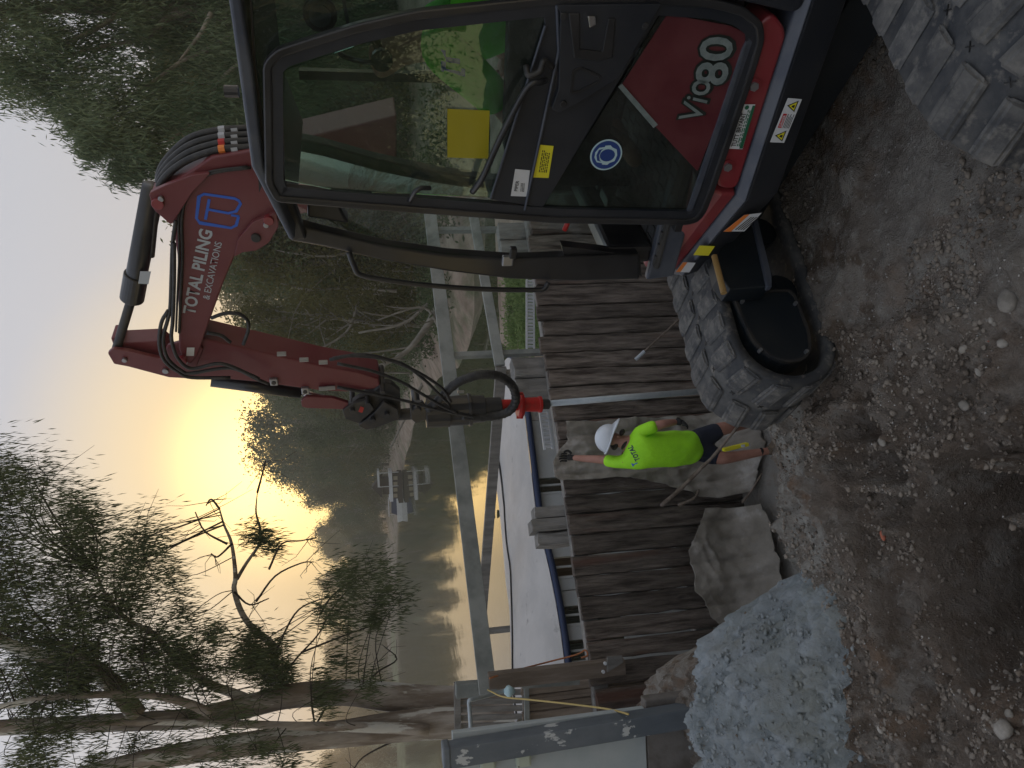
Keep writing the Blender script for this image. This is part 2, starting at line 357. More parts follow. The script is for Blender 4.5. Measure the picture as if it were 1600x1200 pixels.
def height(x, y, fine=True):
    c = crest(x+.22*fbm(x, y, 4, 2.2), y+.35*fbm(x+40, y, 5, 2.6))
    z = .16*fbm(x, y, 4, .9)+.09*fbm(x+3, y+8, 4, 2.7)
    if fine:
        rough = .6+1.2*sstep(.5, -.3, x); lump = np.maximum(0, fbm(x+31, y+7, 4, 6.)+.02); z += rough*(.18*lump+.05*fbm(x, y+50, 4, 14.)-.05*np.abs(fbm(x+2, y+5, 4, 11.))+.028*fbm(x+9, y, 3, 42.)+.012*fbm(x+9, y, 2, 110.))
    z += imprint(x, y, -2.93, .26, 1.15, .3)+imprint(x, y, -2.25, .25, .7, .6)+imprint(x, y, -1.25, .25, .6, .5)+.8*imprint(x, y, -3.5, .2, -.2, .4)+.8*imprint(x, y, -1.75, .2, .2, .7)
    # hollow pit at the photographer's feet with a sharp right rim
    ex, ey = (x+.72)/.40, (y-2.42)/.30; rr = np.sqrt(ex**2+ey**2)+.12*fbm(x, y, 3, 6.); q = sstep(-.5, .5, ex-ey)
    pit = q*sstep(1.02, .88, rr)+(1-q)*sstep(1.2, .55, rr)
    z += .05*sstep(1.5, 1.05, rr)*q*(1-pit)
    z -= 1.0*pit
    # mound on the left
    t = sstep(-1.18, -1.75, x+.2*fbm(x, y, 4, 3.))*sstep(3.12, 3.75, y+.2*fbm(x+8, y, 4, 3.))*sstep(4.7, 4.0, y)
    z += .34*t*(1+.4*fbm(x, y, 3, 1.6))
    # slump on the right behind the near track
    z += .12*sstep(.5, 1.2, x)*sstep(3.4, 2.4, y)*0
    z -= .13*sstep(3.1, 3.8, y)*sstep(-1.5, -1.05, x)*sstep(.5, -.1, x)
    dw = (x-WA.x)*WN.x+(y-WA.y)*WN.y            # + in front of the wall
    fl = -2.05+.10*fbm(x, y, 4, 1.3)+.03*fbm(x, y, 3, 9.)+.16*sstep(1.2, 0, dw)
    k = sstep(-.05, 1.25, c)
    z = z*(1-k)+fl*k+.12*k*(1-k)*4*fbm(x, y, 3, 5.)
    beh = sstep(-.12, -.35, dw); z = z*(1-beh)-3.6*beh
    return z
xs = np.concatenate([np.arange(-9, -3.3, .12), np.arange(-3.3, 2.4, .013), np.arange(2.4, 10, .12)])
ys = np.concatenate([np.arange(-7, .8, .25), np.arange(.8, 4.9, .013), np.arange(4.9, 9.4, .04), np.arange(9.4, 14, .2)])
X, Y = np.meshgrid(xs, ys); Z = height(X, Y)

def soil_mat():
    m = bpy.data.materials.new('soil'); m.use_nodes = True; t = m.node_tree; N = t.nodes; K = t.links.new
    b = N['Principled BSDF']; b.inputs['Roughness'].default_value = .92; b.inputs['Specular IOR Level'].default_value = .25
    tc = N.new('ShaderNodeTexCoord'); V = tc.outputs['Object']
    at = N.new('ShaderNodeAttribute'); at.attribute_name = 'soil'; sp = N.new('ShaderNodeSeparateColor'); K(at.outputs['Color'], sp.inputs[0])
    def noise(s, d=8, r=.6):
        n = N.new('ShaderNodeTexNoise'); n.inputs['Scale'].default_value = s; n.inputs['Detail'].default_value = d; n.inputs['Roughness'].default_value = r; K(V, n.inputs['Vector']); return n.outputs[0]
    def mr(f, a, bb, c=0, d=1):
        r = N.new('ShaderNodeMapRange'); K(f, r.inputs[0]); r.inputs[1].default_value = a; r.inputs[2].default_value = bb; r.inputs[3].default_value = c; r.inputs[4].default_value = d; return r.outputs[0]
    def mix(f, a, bb):
        x = N.new('ShaderNodeMix'); x.data_type = 'RGBA'; K(f, x.inputs[0])
        for i, v in ((6, a), (7, bb)):
            if isinstance(v, tuple): x.inputs[i].default_value = (*v, 1)
            else: K(v, x.inputs[i])
        return x.outputs[2]
    def mul(a, bb):
        x = N.new('ShaderNodeMath'); x.operation = 'MULTIPLY'; K(a, x.inputs[0])
        if isinstance(bb, float): x.inputs[1].default_value = bb
        else: K(bb, x.inputs[1])
        return x.outputs[0]
    c = mix(mr(noise(2.2), .38, .62), (.26, .22, .18), (.44, .405, .36))
    c = mix(mr(noise(4.5, 12, .7), .49, .56), c, (.17, .135, .105))
    c = mix(mr(noise(11), .5, .72), c, (.50, .47, .42))
    c = mix(mr(noise(38, 5), .62, .70), c, (.58, .56, .52))
    c = mix(mul(mr(noise(1.1), .45, .6), mr(noise(7), .45, .6)), c, (.30, .205, .14))
    vo = N.new('ShaderNodeTexVoronoi'); vo.inputs['Scale'].default_value = 42; K(V, vo.inputs['Vector'])
    cs = N.new('ShaderNodeSeparateColor'); K(vo.outputs['Color'], cs.inputs[0])
    dot = mul(mr(vo.outputs['Distance'], .16, .10), mr(cs.outputs[0], .86, .88)); c = mix(dot, c, (.55, .54, .5))
    c = mix(mul(sp.outputs[2], mr(noise(5), .3, .55)), c, (.23, .18, .14))
    c = mix(mul(sp.outputs[1], mr(noise(6), .25, .5)), c, (.38, .36, .33))
    c = mix(mul(sp.outputs[0], mr(noise(9), .42, .58)), c, (.56, .54, .49))
    K(c, b.inputs['Base Color'])
    h = N.new('ShaderNodeMath'); h.operation = 'ADD'; K(noise(24, 10, .7), h.inputs[0]); K(mul(noise(110, 6, .7), .35), h.inputs[1])
    bp = N.new('ShaderNodeBump'); bp.inputs['Strength'].default_value = 1.; bp.inputs['Distance'].default_value = .06; K(h.outputs[0], bp.inputs['Height']); K(bp.outputs[0], b.inputs['Normal'])
    return m
MT['soil'] = soil_mat()
g = grid_mesh('ground', X, Y, Z, MT['soil']); tag(g, kind='structure')
ca = g.data.color_attributes.new('soil', 'FLOAT_COLOR', 'POINT')
c = crest(X, Y)
whit = sstep(.42, .05, np.abs(c+.16))*sstep(-1.3, -.9, X)*sstep(.9, .1, X)*.95+.8*sstep(.55, .62, fbm(X+4, Y, 4, 1.7)+.5)*sstep(-1.2, -2.2, X)*sstep(2.9, 2.4, Y)
silt = np.clip(sstep(.5, .9, c)+.55*sstep(-.1, .8, X)*sstep(3.1, 2.7, Y)*sstep(1.6, 2.0, Y+X*.3), 0, 1)
darkm = .8*sstep(.03, -.12, fbm(X+2, Y+6, 4, 1.1))*sstep(.4, -.2, X)*(1-silt)
rgba = np.stack([whit, silt, np.clip(darkm, 0, 1), np.ones_like(X)], -1).astype(np.float32)
ca.data.foreach_set('color', rgba.ravel())
def hz(x, y): return float(height(np.array([[x]]), np.array([[y]]))[0, 0])

# clay spread over the mound
xc = np.arange(-4.2, -.85, .012); yc = np.arange(2.85, 4.9, .012); XC, YC = np.meshgrid(xc, yc)
ZC = height(XC, YC)
edge = sstep(-1.02, -1.22, XC+.28*fbm(XC+2, YC, 4, 2.6))*sstep(3.12, 3.28, YC+.22*fbm(XC, YC+7, 4, 3.)+.05*XC*0)*sstep(4.75, 4.45, YC+.45*(XC+1.6)*(-.9)*(XC < -1.6)+.1*fbm(XC, YC, 3, 4.))
cl = .035+.06*fbm(XC, YC, 5, 4.)+.035*np.maximum(0, fbm(XC+9, YC, 4, 17.))+.02*fbm(XC, YC+3, 3, 45.)
ZC = ZC+np.where(edge > .02, cl*edge, 0)-.05*(1-edge)
MT['clay'] = pmat('blue_grey_clay', (.21, .24, .245), (.31, .34, .36), 5, .85, lo=.35, hi=.65, bump=.7, bscale=32, c3=(.24, .25, .225), s3=1.9, lo3=.5, hi3=.66, bdist=.03)
o = grid_mesh('clay_heap', XC, YC, ZC, MT['clay'])
tag(o, 'heap of pale blue grey clay beside the painted post at the trench edge', 'clay heap')

# clods and grit as stuff, bigger stones one by one
def ico(sub=1):
    bm = bmesh.new(); bmesh.ops.create_icosphere(bm, subdivisions=sub, radius=1); v = np.array([x.co[:] for x in bm.verts]); f = np.array([[q.index for q in x.verts] for x in bm.faces]); bm.free(); return v, f
IV, IF = ico(1)
def scatter(name, n, area, smin, smax, mat, powr=3., filt=None, seed=3):
    r = np.random.RandomState(seed); P = []
    x = r.uniform(area[0], area[1], n); y = r.uniform(area[2], area[3], n)
    if filt is not None: k = filt(x, y); x, y = x[k], y[k]
    z = height(x[None], y[None])[0]; s = smin+(smax-smin)*r.rand(len(x))**powr
    co = []; q = []
    for i in range(len(x)):
        v = IV*(1+.8*(r.rand(len(IV), 1)-.5))*s[i]*np.array([1, r.uniform(.6, 1), r.uniform(.45, .8)])
        a = r.uniform(0, 6.3); ca_, sa = math.cos(a), math.sin(a)
        v = np.stack([v[:, 0]*ca_-v[:, 1]*sa, v[:, 0]*sa+v[:, 1]*ca_, v[:, 2]], -1)+np.array([x[i], y[i], z[i]+s[i]*.15])
        co.append(v); q.append(IF+i*len(IV))
    return np_mesh(name, np.concatenate(co), np.concatenate(q), mat)
MT['clod'] = pmat('soil_clods', (.15, .12, .093), (.27, .235, .195), 3.5, .95, lo=.35, hi=.65, bump=.6, bscale=40)
MT['grit'] = pmat('pale_grit', (.28, .26, .235), (.46, .44, .41), 2.5, .9, lo=.3, hi=.7)
o = scatter('soil_clods', 46000, (-2.6, 1.4, 1.3, 4.1), .003, .017, MT['clod'], 4.5, lambda x, y: (vnoise(x*3.1, y*3.1)+.35*(x < -.2) > .5), 4); tag(o, 'loose crumbs of brown soil over the churned ground', 'soil crumbs', kind='stuff')
o = scatter('gravel_grit', 9000, (-2.4, 1.6, 1.3, 4.1), .0015, .006, MT['grit'], 3., None, 5); tag(o, 'pale grit scattered on the trampled soil', 'gravel', kind='stuff')
o = scatter('clay_crumbs', 1500, (-2.9, -1.25, 3.1, 4.0), .004, .018, MT['clay'], 3., None, 6); o.location.z = .06; tag(o, 'crumbs of blue grey clay on the clay heap', 'clay crumbs', kind='stuff')
MT['stone'] = pmat('river_stone', (.22, .2, .17), (.36, .33, .29), 12, .85, bump=.3, rand=.25)
MT['brick'] = pmat('orange_brick_bit', (.42, .13, .07), (.3, .1, .07), 20, .9, bump=.4)
def stone(px, py, r, label, mat='stone', sq=(1, .8, .6), grp='stones lying on the trampled ground'):
    p = on_z(px, py, 0); z = hz(p.x, p.y); p = on_z(px, py, z); z = hz(p.x, p.y)
    v, f = ico(2); rr = np.random.RandomState(int(px*7+py)); d = v[:, 0]*.3*rr.randn()+v[:, 1]*.3*rr.randn()
    v = v*(1+.18*fbm(v[:, 0]*2+px, v[:, 1]*2+v[:, 2]*1.7, 3, 1.)[:, None]*2)*np.array(sq)*r
    o = np_mesh('stone' if mat != 'brick' else 'brick_fragment', v, f, MT[mat], smooth=True); o.location = (p.x, p.y, z+r*.25); o.rotation_euler = (0, 0, rr.rand()*6)
    tag(o, label, 'stone' if mat != 'brick' else 'brick', grp); return o
for a in [(1578, 470, .042, 'large brown rounded stone near the foot of the near track'), (1569, 536, .022, 'angular grey stone level with the orange brick bit'),
          (1530, 580, .022, 'pale lumpy stone below the orange brick bit'), (1500, 634, .024, 'round pale grey stone alone left of the tracks'),
          (1543, 500, .014, 'small grey stone beside a smaller one above the brick bit'), (1517, 545, .02, 'flat grey slate chip next to a small orange brick bit'),
          (1490, 700, .013, 'small white stone at the rim of the dark pit'), (1555, 505, .011, 'tiny grey stone below the large brown rounded one'),
          (1528, 925, .018, 'white stone chip left of the dark pit'), (1390, 690, .022, 'upright tan flake of soil crust among the clods'),
          (1290, 950, .035, 'brown lump of earth at the top edge of the clay'), (1567, 1140, .04, 'rounded brown clod beside white rubble'),
          (1240, 985, .018, 'tan pebble stuck above the clay edge'), (1385, 1138, .02, 'small brown stone in the rut beside the clay'),
          (1345, 1001, .016, 'tan pebble in the rut beside the clay'), (1585, 1115, .02, 'whitish rubble lump in the lower corner')]:
    stone(a[0], a[1], a[2], a[3])
stone(1423, 831, .026, 'orange brick fragment on the churned soil left of the dark pit', 'brick', (1, .5, .45))
stone(1532, 532, .012, 'small orange brick bit among grey stones', 'brick', (1, .7, .5))

# ================================================================== WATER, BANKS
def water_mat():
    m = bpy.data.materials.new('river_water'); m.use_nodes = True; t = m.node_tree; N = t.nodes; K = t.links.new
    b = N['Principled BSDF']; b.inputs['Base Color'].default_value = (.055, .06, .032, 1); b.inputs['Roughness'].default_value = .03; b.inputs['IOR'].default_value = 1.33
    tc = N.new('ShaderNodeNewGeometry'); mp = N.new('ShaderNodeMapping'); mp.inputs['Scale'].default_value = (1, .35, 1); K(tc.outputs['Position'], mp.inputs[0])
    n1 = N.new('ShaderNodeTexNoise'); n1.inputs['Scale'].default_value = .55; n1.inputs['Detail'].default_value = 5; K(mp.outputs[0], n1.inputs['Vector'])
    n2 = N.new('ShaderNodeTexNoise'); n2.inputs['Scale'].default_value = 4.5; n2.inputs['Detail'].default_value = 3; K(mp.outputs[0], n2.inputs['Vector'])
    bp = N.new('ShaderNodeBump'); bp.inputs['Strength'].default_value = .5; bp.inputs['Distance'].default_value = .03; K(n1.outputs[0], bp.inputs['Height'])
    b2 = N.new('ShaderNodeBump'); b2.inputs['Strength'].default_value = .15; b2.inputs['Distance'].default_value = .01; K(n2.outputs[0], b2.inputs['Height']); K(bp.outputs[0], b2.inputs['Normal'])
    K(b2.outputs[0], b.inputs['Normal']); return m
MT['water'] = water_mat()
WZ = -2.3
o = MB().add([(-900, 7.0, WZ), (500, 7.0, WZ), (500, 1200, WZ), (-900, 1200, WZ)], [(0, 1, 2, 3)]).build('river', MT['water']); tag(o, kind='structure')

SH = [(8.6, 28.9), (6.4, 29.7), (2.7, 31), (.93, 33.6), (.12, 37.6), (-.6, 48.3), (-1.8, 63), (-5.1, 85), (-14, 125), (-38, 191), (-88, 300), (-260, 330)]
sy = np.array([p[1] for p in SH]); sx = np.array([p[0] for p in SH])
def bank_d(x, y):
    xsn = np.interp(y, sy, sx)
    d1 = (x-xsn)*np.where(y > 110, .85, .97); d2 = y-(31-(x-2.7)*.35)
    return np.where(y > 300, y-305, np.where(x > 0, np.minimum(d1, d2), d1))
def bank_z(x, y):
    d = bank_d(x, y)+1.5*fbm(x, y, 3, .12)
    return -3.0+1.5*sstep(-1.5, 3.5, d)+1.2*sstep(2, 16, d)+2.6*sstep(14, 90, d)+.5*fbm(x, y, 4, .25)*sstep(0, 4, d)
bx = np.concatenate([np.arange(-420, -60, 6), np.arange(-60, -8, 2), np.arange(-8, 24, .4), np.arange(24, 120, 4), np.arange(120, 420, 12)])
by = np.concatenate([np.arange(22, 60, .5), np.arange(60, 140, 2), np.arange(140, 460, 6)])
BX, BY = np.meshgrid(bx, by)
MT['bank'] = pmat('leaf_litter_bank', (.17, .125, .09), (.32, .26, .2), .9, .95, lo=.35, hi=.65, bump=.6, bscale=3, c3=(.09, .10, .05), s3=.25, lo3=.52, hi3=.62, bdist=.2)
o = grid_mesh('river_bank', BX, BY, bank_z(BX, BY), MT['bank']); tag(o, kind='structure')
# left bank far away with its pale grassy edge
lx = np.arange(-600, -70, 5.); ly = np.arange(120, 470, 5.); LX, LY = np.meshgrid(lx, ly)
ld = np.maximum(-(LX+92)+8*fbm(LX, LY, 3, .02)-.12*(300-LY), LY-326)
LZ = -3.2+1.6*sstep(-2, 5, ld)+.6*sstep(5, 26, ld)+17.*sstep(26, 70, ld)+3*fbm(LX, LY, 3, .03)*sstep(30, 60, ld)
MT['grass_far'] = pmat('pale_green_grass', (.10, .11, .05), (.2, .22, .12), .2, .95)
o = grid_mesh('grassy_far_bank', LX, LY, LZ, MT['grass_far']); tag(o, kind='structure')
# small near bank on the right
nx_ = np.arange(.0, 16, .12); ny_ = np.arange(12.2, 22, .12); NX, NY = np.meshgrid(nx_, ny_)
nd = np.minimum(np.minimum(NX-.25+.2*fbm(NX, NY, 3, .8)-(NY-15)*.03, 20.4-NY+.5*fbm(NX+3, NY, 3, .6)), 99)
NZ = -2.9+1.65*sstep(-.3, .8, nd)+.12*fbm(NX, NY, 4, 1.2)
o = grid_mesh('near_bank', NX, NY, NZ, MT['bank']); tag(o, kind='structure')

# ================================================================== FOLIAGE
def leaf_quads(C, D, Ln, Wd, r):
    n = len(C); D = D/np.linalg.norm(D, axis=1, keepdims=True); A = r.randn(n, 3); A -= D*(A*D).sum(1, keepdims=True); A /= np.linalg.norm(A, axis=1, keepdims=True)
    Ln = Ln[:, None]; Wd = Wd[:, None]
    v = np.stack([C, C+D*Ln*.45+A*Wd*.5, C+D*Ln, C+D*Ln*.45-A*Wd*.5], 1).reshape(-1, 3)
    return v, np.arange(4*n).reshape(n, 4)
def foliage(name, centres, radii, per, ln, wd, droop, mat, parent=None, seed=1, flat=.75, link_it=True):
    r = np.random.RandomState(seed); n = len(centres); C = np.repeat(np.asarray(centres, float), per, 0); Rr = np.repeat(np.asarray(radii, float), per)
    # strings of leaves hanging from twig ends
    off = r.randn(n*per, 3)*Rr[:, None]*np.array([.55, .55, .55*flat])
    C = C+off; D = r.randn(len(C), 3)*(1-droop)*.9; D[:, 2] -= droop*1.5; D[:, :2] += off[:, :2]/Rr[:, None]*.4*(1-droop)
    v, q = leaf_quads(C, D, ln*r.uniform(.6, 1.3, len(C)), wd*r.uniform(.7, 1.3, len(C)), r)
    return np_mesh(name, v, q, mat, parent, link_it=link_it)

def taper(path_px, w_px, Ys, k=5):
    pts = [on_y(x, y, Yv) for (x, y), Yv in zip(path_px, Ys)]
    rad = [w*.5*(p-EYE).dot(FW)/FPX for w, p in zip(w_px, pts)]
    sp = smooth_path(pts, k); rr = []
    for i in range(len(sp)):
        t = i/k; a = min(int(t), len(rad)-1); b = min(a+1, len(rad)-1); rr.append(rad[a]+(rad[b]-rad[a])*(t-a))
    return sp, rr
# ---- big gum tree on the left
gum = thing('gum_tree', 'tall two-stemmed gum tree with drooping narrow leaves behind the timber gate', 'tree', (-4.6, 10.6, -2.0))
GL = Vector((-4.6, 10.6, -2.0))
def gum_part(name, specs, mat):
    mb = MB(); allp = []
    for px, wpx, Yb in specs:
        if not isinstance(Yb, (list, tuple)): Yb = [Yb]*len(px)
        sp, rr = taper(px, wpx, Yb); mb.tube([p-GL for p in sp], rr, 10); allp += sp
    o = mb.build(name, mat, gum, smooth=True); return allp
T1 = ([(960, 1118), (850, 1106), (760, 1098), (680, 1096), (600, 1088), (540, 1082), (450, 1088), (390, 1103), (300, 1122), (200, 1128), (100, 1133), (0, 1137), (-150, 1150)], [62, 56, 50, 48, 44, 40, 38, 35, 32, 28, 26, 24, 18], 10.6)
T2 = ([(960, 1130), (850, 1128), (760, 1128), (680, 1130), (600, 1138), (540, 1146), (470, 1153), (400, 1161), (320, 1172), (240, 1186), (160, 1203), (60, 1230)], [60, 56, 54, 50, 46, 42, 40, 38, 36, 32, 28, 24], 10.3)
pts = gum_part('trunk', [T1, T2], MT['bark'])
pts += gum_part('limb', [([(670, 1140), (560, 1136), (450, 1134), (370, 1131), (250, 1128), (120, 1132)], [18, 16, 13, 12, 10, 8], 10.0),
    ([(215, 1118), (190, 1085), (150, 1045), (100, 1030), (50, 1022), (0, 1000), (-80, 960)], [30, 28, 24, 21, 19, 17, 12], 10.4),
    ([(330, 1115), (290, 1098), (230, 1086), (140, 1086), (60, 1092), (0, 1104), (-80, 1110)], [16, 14, 12, 11, 10, 9, 7], 9.8),
    ([(400, 1098), (370, 1085), (330, 1070), (290, 1045), (262, 1015), (240, 990), (205, 972), (180, 950), (160, 920), (150, 890)], [16, 15, 14, 13, 11, 9, 7, 6, 5, 3], 10.8),
    ([(455, 1080), (432, 1066), (422, 1058), (430, 1020), (420, 1002), (398, 985), (378, 958), (366, 922), (368, 900), (362, 850), (350, 820), (343, 795)], [17, 14, 13, 13, 12, 10, 9, 8, 7, 5, 3.5, 2], 10.9),
    ([(370, 905), (385, 880), (405, 850), (406, 825), (400, 800), (402, 770)], [6, 5, 4.5, 4, 3, 1.5], 11.1),
    ([(180, 1085), (140, 1040), (115, 1015), (95, 1005)], [13, 12, 12, 10], 10.2)], MT['bark'])
rt = np.random.RandomState(5)
def inpoly(x, y, P):
    c = False; n = len(P)
    for i in range(n):
        x1, y1 = P[i]; x2, y2 = P[(i+1) % n]
        if (y1 > y) != (y2 > y) and x < (x2-x1)*(y-y1)/(y2-y1)+x1: c = not c
    return c
def sample(P, n, r):
    xs_ = [p[0] for p in P]; ys_ = [p[1] for p in P]; out = []
    while len(out) < n:
        x, y = r.uniform(min(xs_), max(xs_)), r.uniform(min(ys_), max(ys_))
        if inpoly(x, y, P): out.append((x, y))
    return out
clumps = []
def addc(P, n, Ya, Yb, rad):
    for (x, y) in sample(P, n, rt): clumps.append((on_y(x, y, rt.uniform(Ya, Yb)), rad*rt.uniform(.6, 1.2)))
addc([(-160, 760), (-60, 690), (30, 725), (110, 745), (140, 800), (210, 815), (270, 880), (300, 930), (270, 990), (200, 1010), (100, 1020), (0, 1000), (-160, 1000)], 270, 9.2, 12.5, .26)
addc([(-100, 1000), (240, 1000), (300, 950), (330, 990), (420, 990), (455, 1020), (440, 1070), (330, 1060), (250, 1080), (100, 1090), (-100, 1110)], 120, 9.4, 12, .2)
addc([(0, 1100), (300, 1050), (380, 1120), (480, 1180), (560, 1210), (200, 1230), (0, 1230)], 60, 9.2, 11.5, .17)
addc([(500, 900), (560, 860), (630, 900), (640, 950), (600, 980), (540, 995), (500, 990)], 26, 9.6, 10.4, .19)
addc([(520, 1020), (560, 1040), (600, 1050), (560, 1120), (490, 1130), (480, 1060)], 10, 9.6, 10.4, .15)
addc([(375, 830), (430, 835), (440, 880), (385, 880)], 7, 10.7, 11.2, .14)
addc([(350, 985), (400, 985), (440, 1030), (460, 1060), (400, 1070)], 16, 10.4, 11, .16)
ctr = [c_[0]-GL for c_ in clumps]; rad = [c_[1] for c_ in clumps]
foliage('leaves', ctr, [r_*1.3 for r_ in rad], 125, .12, .0125, .74, MT['leaf_gum'], gum, 8, .8)
mb = MB(); PA = np.array([p[:] for p in pts])
for cc, rr in clumps:
    d = np.linalg.norm(PA-np.array(cc[:]), axis=1)+(2*np.maximum(0, PA[:, 2]-cc.z-.2) if cc.z > 3.3 else 2.5*np.maximum(0, cc.z+.1-PA[:, 2])); j = int(d.argmin()); a = Vector(PA[j]); b = cc
    if (b-a).length > 1.7: continue
    if cc.z < 3.3 and rt.rand() < .6: continue
    mid = a.lerp(b, .5)+Vector(rt.randn(3))*.12+Vector((0, 0, .12)); ln = (b-a).length
    mb.tube([q-GL for q in smooth_path([a, mid, b], 4)], [.0065*ln*(1-i/9)+.003 for i in range(9)], 4, False)
    for k in range(3):
        e = b+Vector(rt.randn(3))*rr*.9; mb.tube([b-GL, (b.lerp(e, .5)+Vector((0, 0, .04)))-GL, e-GL], [.005, .004, .002], 3, False)
bare = [[(500, 960), (520, 930), (560, 900)], [(440, 1062), (462, 1030), (498, 990), (520, 950), (560, 905), (590, 890)], [(470, 1020), (520, 1000), (560, 985), (590, 975)], [(355, 850), (320, 830), (305, 800)], [(362, 850), (340, 870), (330, 865)], [(400, 940), (430, 900), (470, 880), (490, 878)],
        [(430, 1020), (460, 960), (490, 940), (530, 930)], [(420, 890), (440, 850), (470, 845), (495, 840)], [(560, 1080), (590, 1050), (620, 1030), (600, 1010)], [(495, 1130), (520, 1090), (560, 1070), (600, 1075)], [(640, 1150), (600, 1165), (560, 1190), (545, 1230)],
        [(366, 925), (390, 945), (420, 935)], [(402, 770), (410, 740), (415, 720)], [(343, 795), (330, 780), (322, 790)]]
for b_ in bare:
    P = [on_y(x, y, 10.6+.1*i) for i, (x, y) in enumerate(b_)]
    mb.tube([p-GL for p in smooth_path(P, 4)], [.012*(1-i/(4*len(P)))+.004 for i in range(4*(len(P)-1)+1)], 5, False)
    for k in range(6):
        s_ = P[-1].lerp(P[-2], rt.rand()); e = s_+Vector(rt.randn(3))*.25; mb.tube([s_-GL, s_.lerp(e, .5)+Vector(rt.randn(3))*.04-GL, e-GL], [.006, .004, .002], 3, False)
mb.build('twigs', MT['twig'], gum, smooth=True)

# ---- big drooping tree on the right, behind the machine
she = thing('feathery_tree', 'big grey green drooping tree behind the cab roof', 'tree', (9.5, 24, -1.2)); SL = Vector((9.5, 24, -1.2))
mb = MB()
for px, wp, Yv in [([(640, 40), (450, 30), (300, 20), (150, 10), (-60, 20)], [44, 38, 30, 22, 12], 24), ([(380, 40), (330, 75), (285, 95), (235, 130), (200, 150)], [9, 7, 6, 5, 2], 22.5), ([(300, 15), (260, 30), (225, 60), (150, 75), (60, 100)], [14, 11, 8, 6, 3], 23),
    ([(420, 60), (380, 95), (345, 125), (300, 190), (250, 230)], [10, 8, 6, 5, 2], 22), ([(330, 20), (315, 50), (300, 70), (280, 95)], [8, 7, 5, 3], 21.6), ([(200, 15), (120, 60), (60, 80), (30, 130)], [9, 7, 5, 3], 23)]:
    sp, rr = taper(px, wp, [Yv]*len(px)); mb.tube([p-SL for p in sp], rr, 8)
mb.build('trunk', MT['bark_pale'], she, smooth=True)
cl_ = []
P1 = [(-420, -420), (-420, 60), (-200, 110), (0, 150), (60, 165), (95, 190), (130, 205), (190, 245), (235, 240), (260, 205), (330, 190), (420, 215), (560, 100), (620, -300)]
for (x, y) in sample(P1, 900, rt): cl_.append((on_y(x, y, rt.uniform(21, 26)), rt.uniform(.45, .8)))
for (x, y) in sample([(85, 190), (130, 200), (190, 225), (250, 230), (240, 265), (190, 285), (150, 255), (100, 235)], 26, rt): cl_.append((on_y(x, y, rt.uniform(21, 23)), rt.uniform(.25, .4)))
foliage('leaves', [c_[0]-SL for c_ in cl_], [c_[1] for c_ in cl_], 300, .25, .034, .62, MT['leaf_right'], she, 9, .9)

# ---- forest along the bank
def tree_meshes(seed, leafm, barkm, spread=.26, low=.28, n=16, per=330, ls=1.):
    r = np.random.RandomState(seed); c_ = []; rr = []; mb = MB()
    lean = r.randn(2)*.04
    mb.tube([(0, 0, -.05), (lean[0]*.3, lean[1]*.3, .3), (lean[0], lean[1], .6), (lean[0]*1.5, lean[1]*1.5, .9)], [.018, .014, .010, .004], 7)
    for i in range(n):
        t = low+(.96-low)*(i+.5)/n; a = r.uniform(0, 6.28); q = spread*math.sin(math.pi*min(1, max(.12, (t-low+.08)/(1.06-low))))**.7*r.uniform(.2, 1)
        p = np.array([math.cos(a)*q+lean[0], math.sin(a)*q+lean[1], t]); c_.append(p); rr.append(r.uniform(.075, .125)*(.7+.3*(1-t)+.2))
        mb.tube([(lean[0]*t, lean[1]*t, t-.16), tuple(p*.5+np.array([0, 0, (t-.1)*.5])), tuple(p)], [.006, .004, .002], 4, False)
    me = foliage('crown', c_, rr, per, .024*ls, .0105*ls*ls, .35, leafm, None, seed, 1., link_it=False)
    tr = mb.build('trunk', barkm, None, smooth=True); tm = tr.data; bpy.data.objects.remove(tr)
    return me, tm
VAR = [tree_meshes(100+i, MT['leaf_far'] if i % 3 else MT['leaf_gold'], MT['bark_pale'], .22+.04*(i % 4), .06+.05*(i % 3), 26, 300) for i in range(7)]
VBG = [tree_meshes(200+i, MT['leaf_gold'], MT['bark_pale'], .36, .04, 26, 320, 1.25) for i in range(3)]
VNR = [tree_meshes(300+i, MT['leaf_far'], MT['bark_pale'], .32, .05, 30, 1100, .55) for i in range(2)]
def plant(x, y, z, h, v, label, group, name='forest_tree', sx=1.):
    t = thing(name, label, 'tree', (x, y, z), rt.uniform(0, 6.28), group)
    for nm, me in (('crown', v[0]), ('trunk', v[1])):
        o = bpy.data.objects.new(nm, me); link(o, t)
    t.scale = (h*sx, h*sx, h); return t
PU = [-200, 200, 300, 360, 400, 440, 460, 490, 520, 560, 600, 640, 680, 740, 800, 860, 1200, 1600]
PV = [497, 497, 496, 492, 482, 455, 420, 385, 385, 400, 400, 375, 345, 335, 310, 280, 200, 180]
def vtop(u): return float(np.interp(u, PU, PV))
LABT = ['slender olive tree in the forest on the right river bank', 'bushy dark green tree in the forest on the right river bank', 'tall loose-crowned tree in the forest on the right river bank']
k = 0
rows = []; planted = {}
ORD = ['first', 'second', 'third', 'fourth', 'fifth', 'sixth', 'seventh', 'eighth', 'ninth', 'tenth', 'eleventh', 'twelfth', 'thirteenth', 'fourteenth', 'fifteenth', 'sixteenth', 'seventeenth', 'eighteenth', 'nineteenth', 'twentieth']
def ordn(i): return ORD[i] if i < 20 else {2: 'twenty-', 3: 'thirty-', 4: 'forty-', 5: 'fifty-'}[i//10]+['first', 'second', 'third', 'fourth', 'fifth', 'sixth', 'seventh', 'eighth', 'ninth', 'tenth'][i % 10]
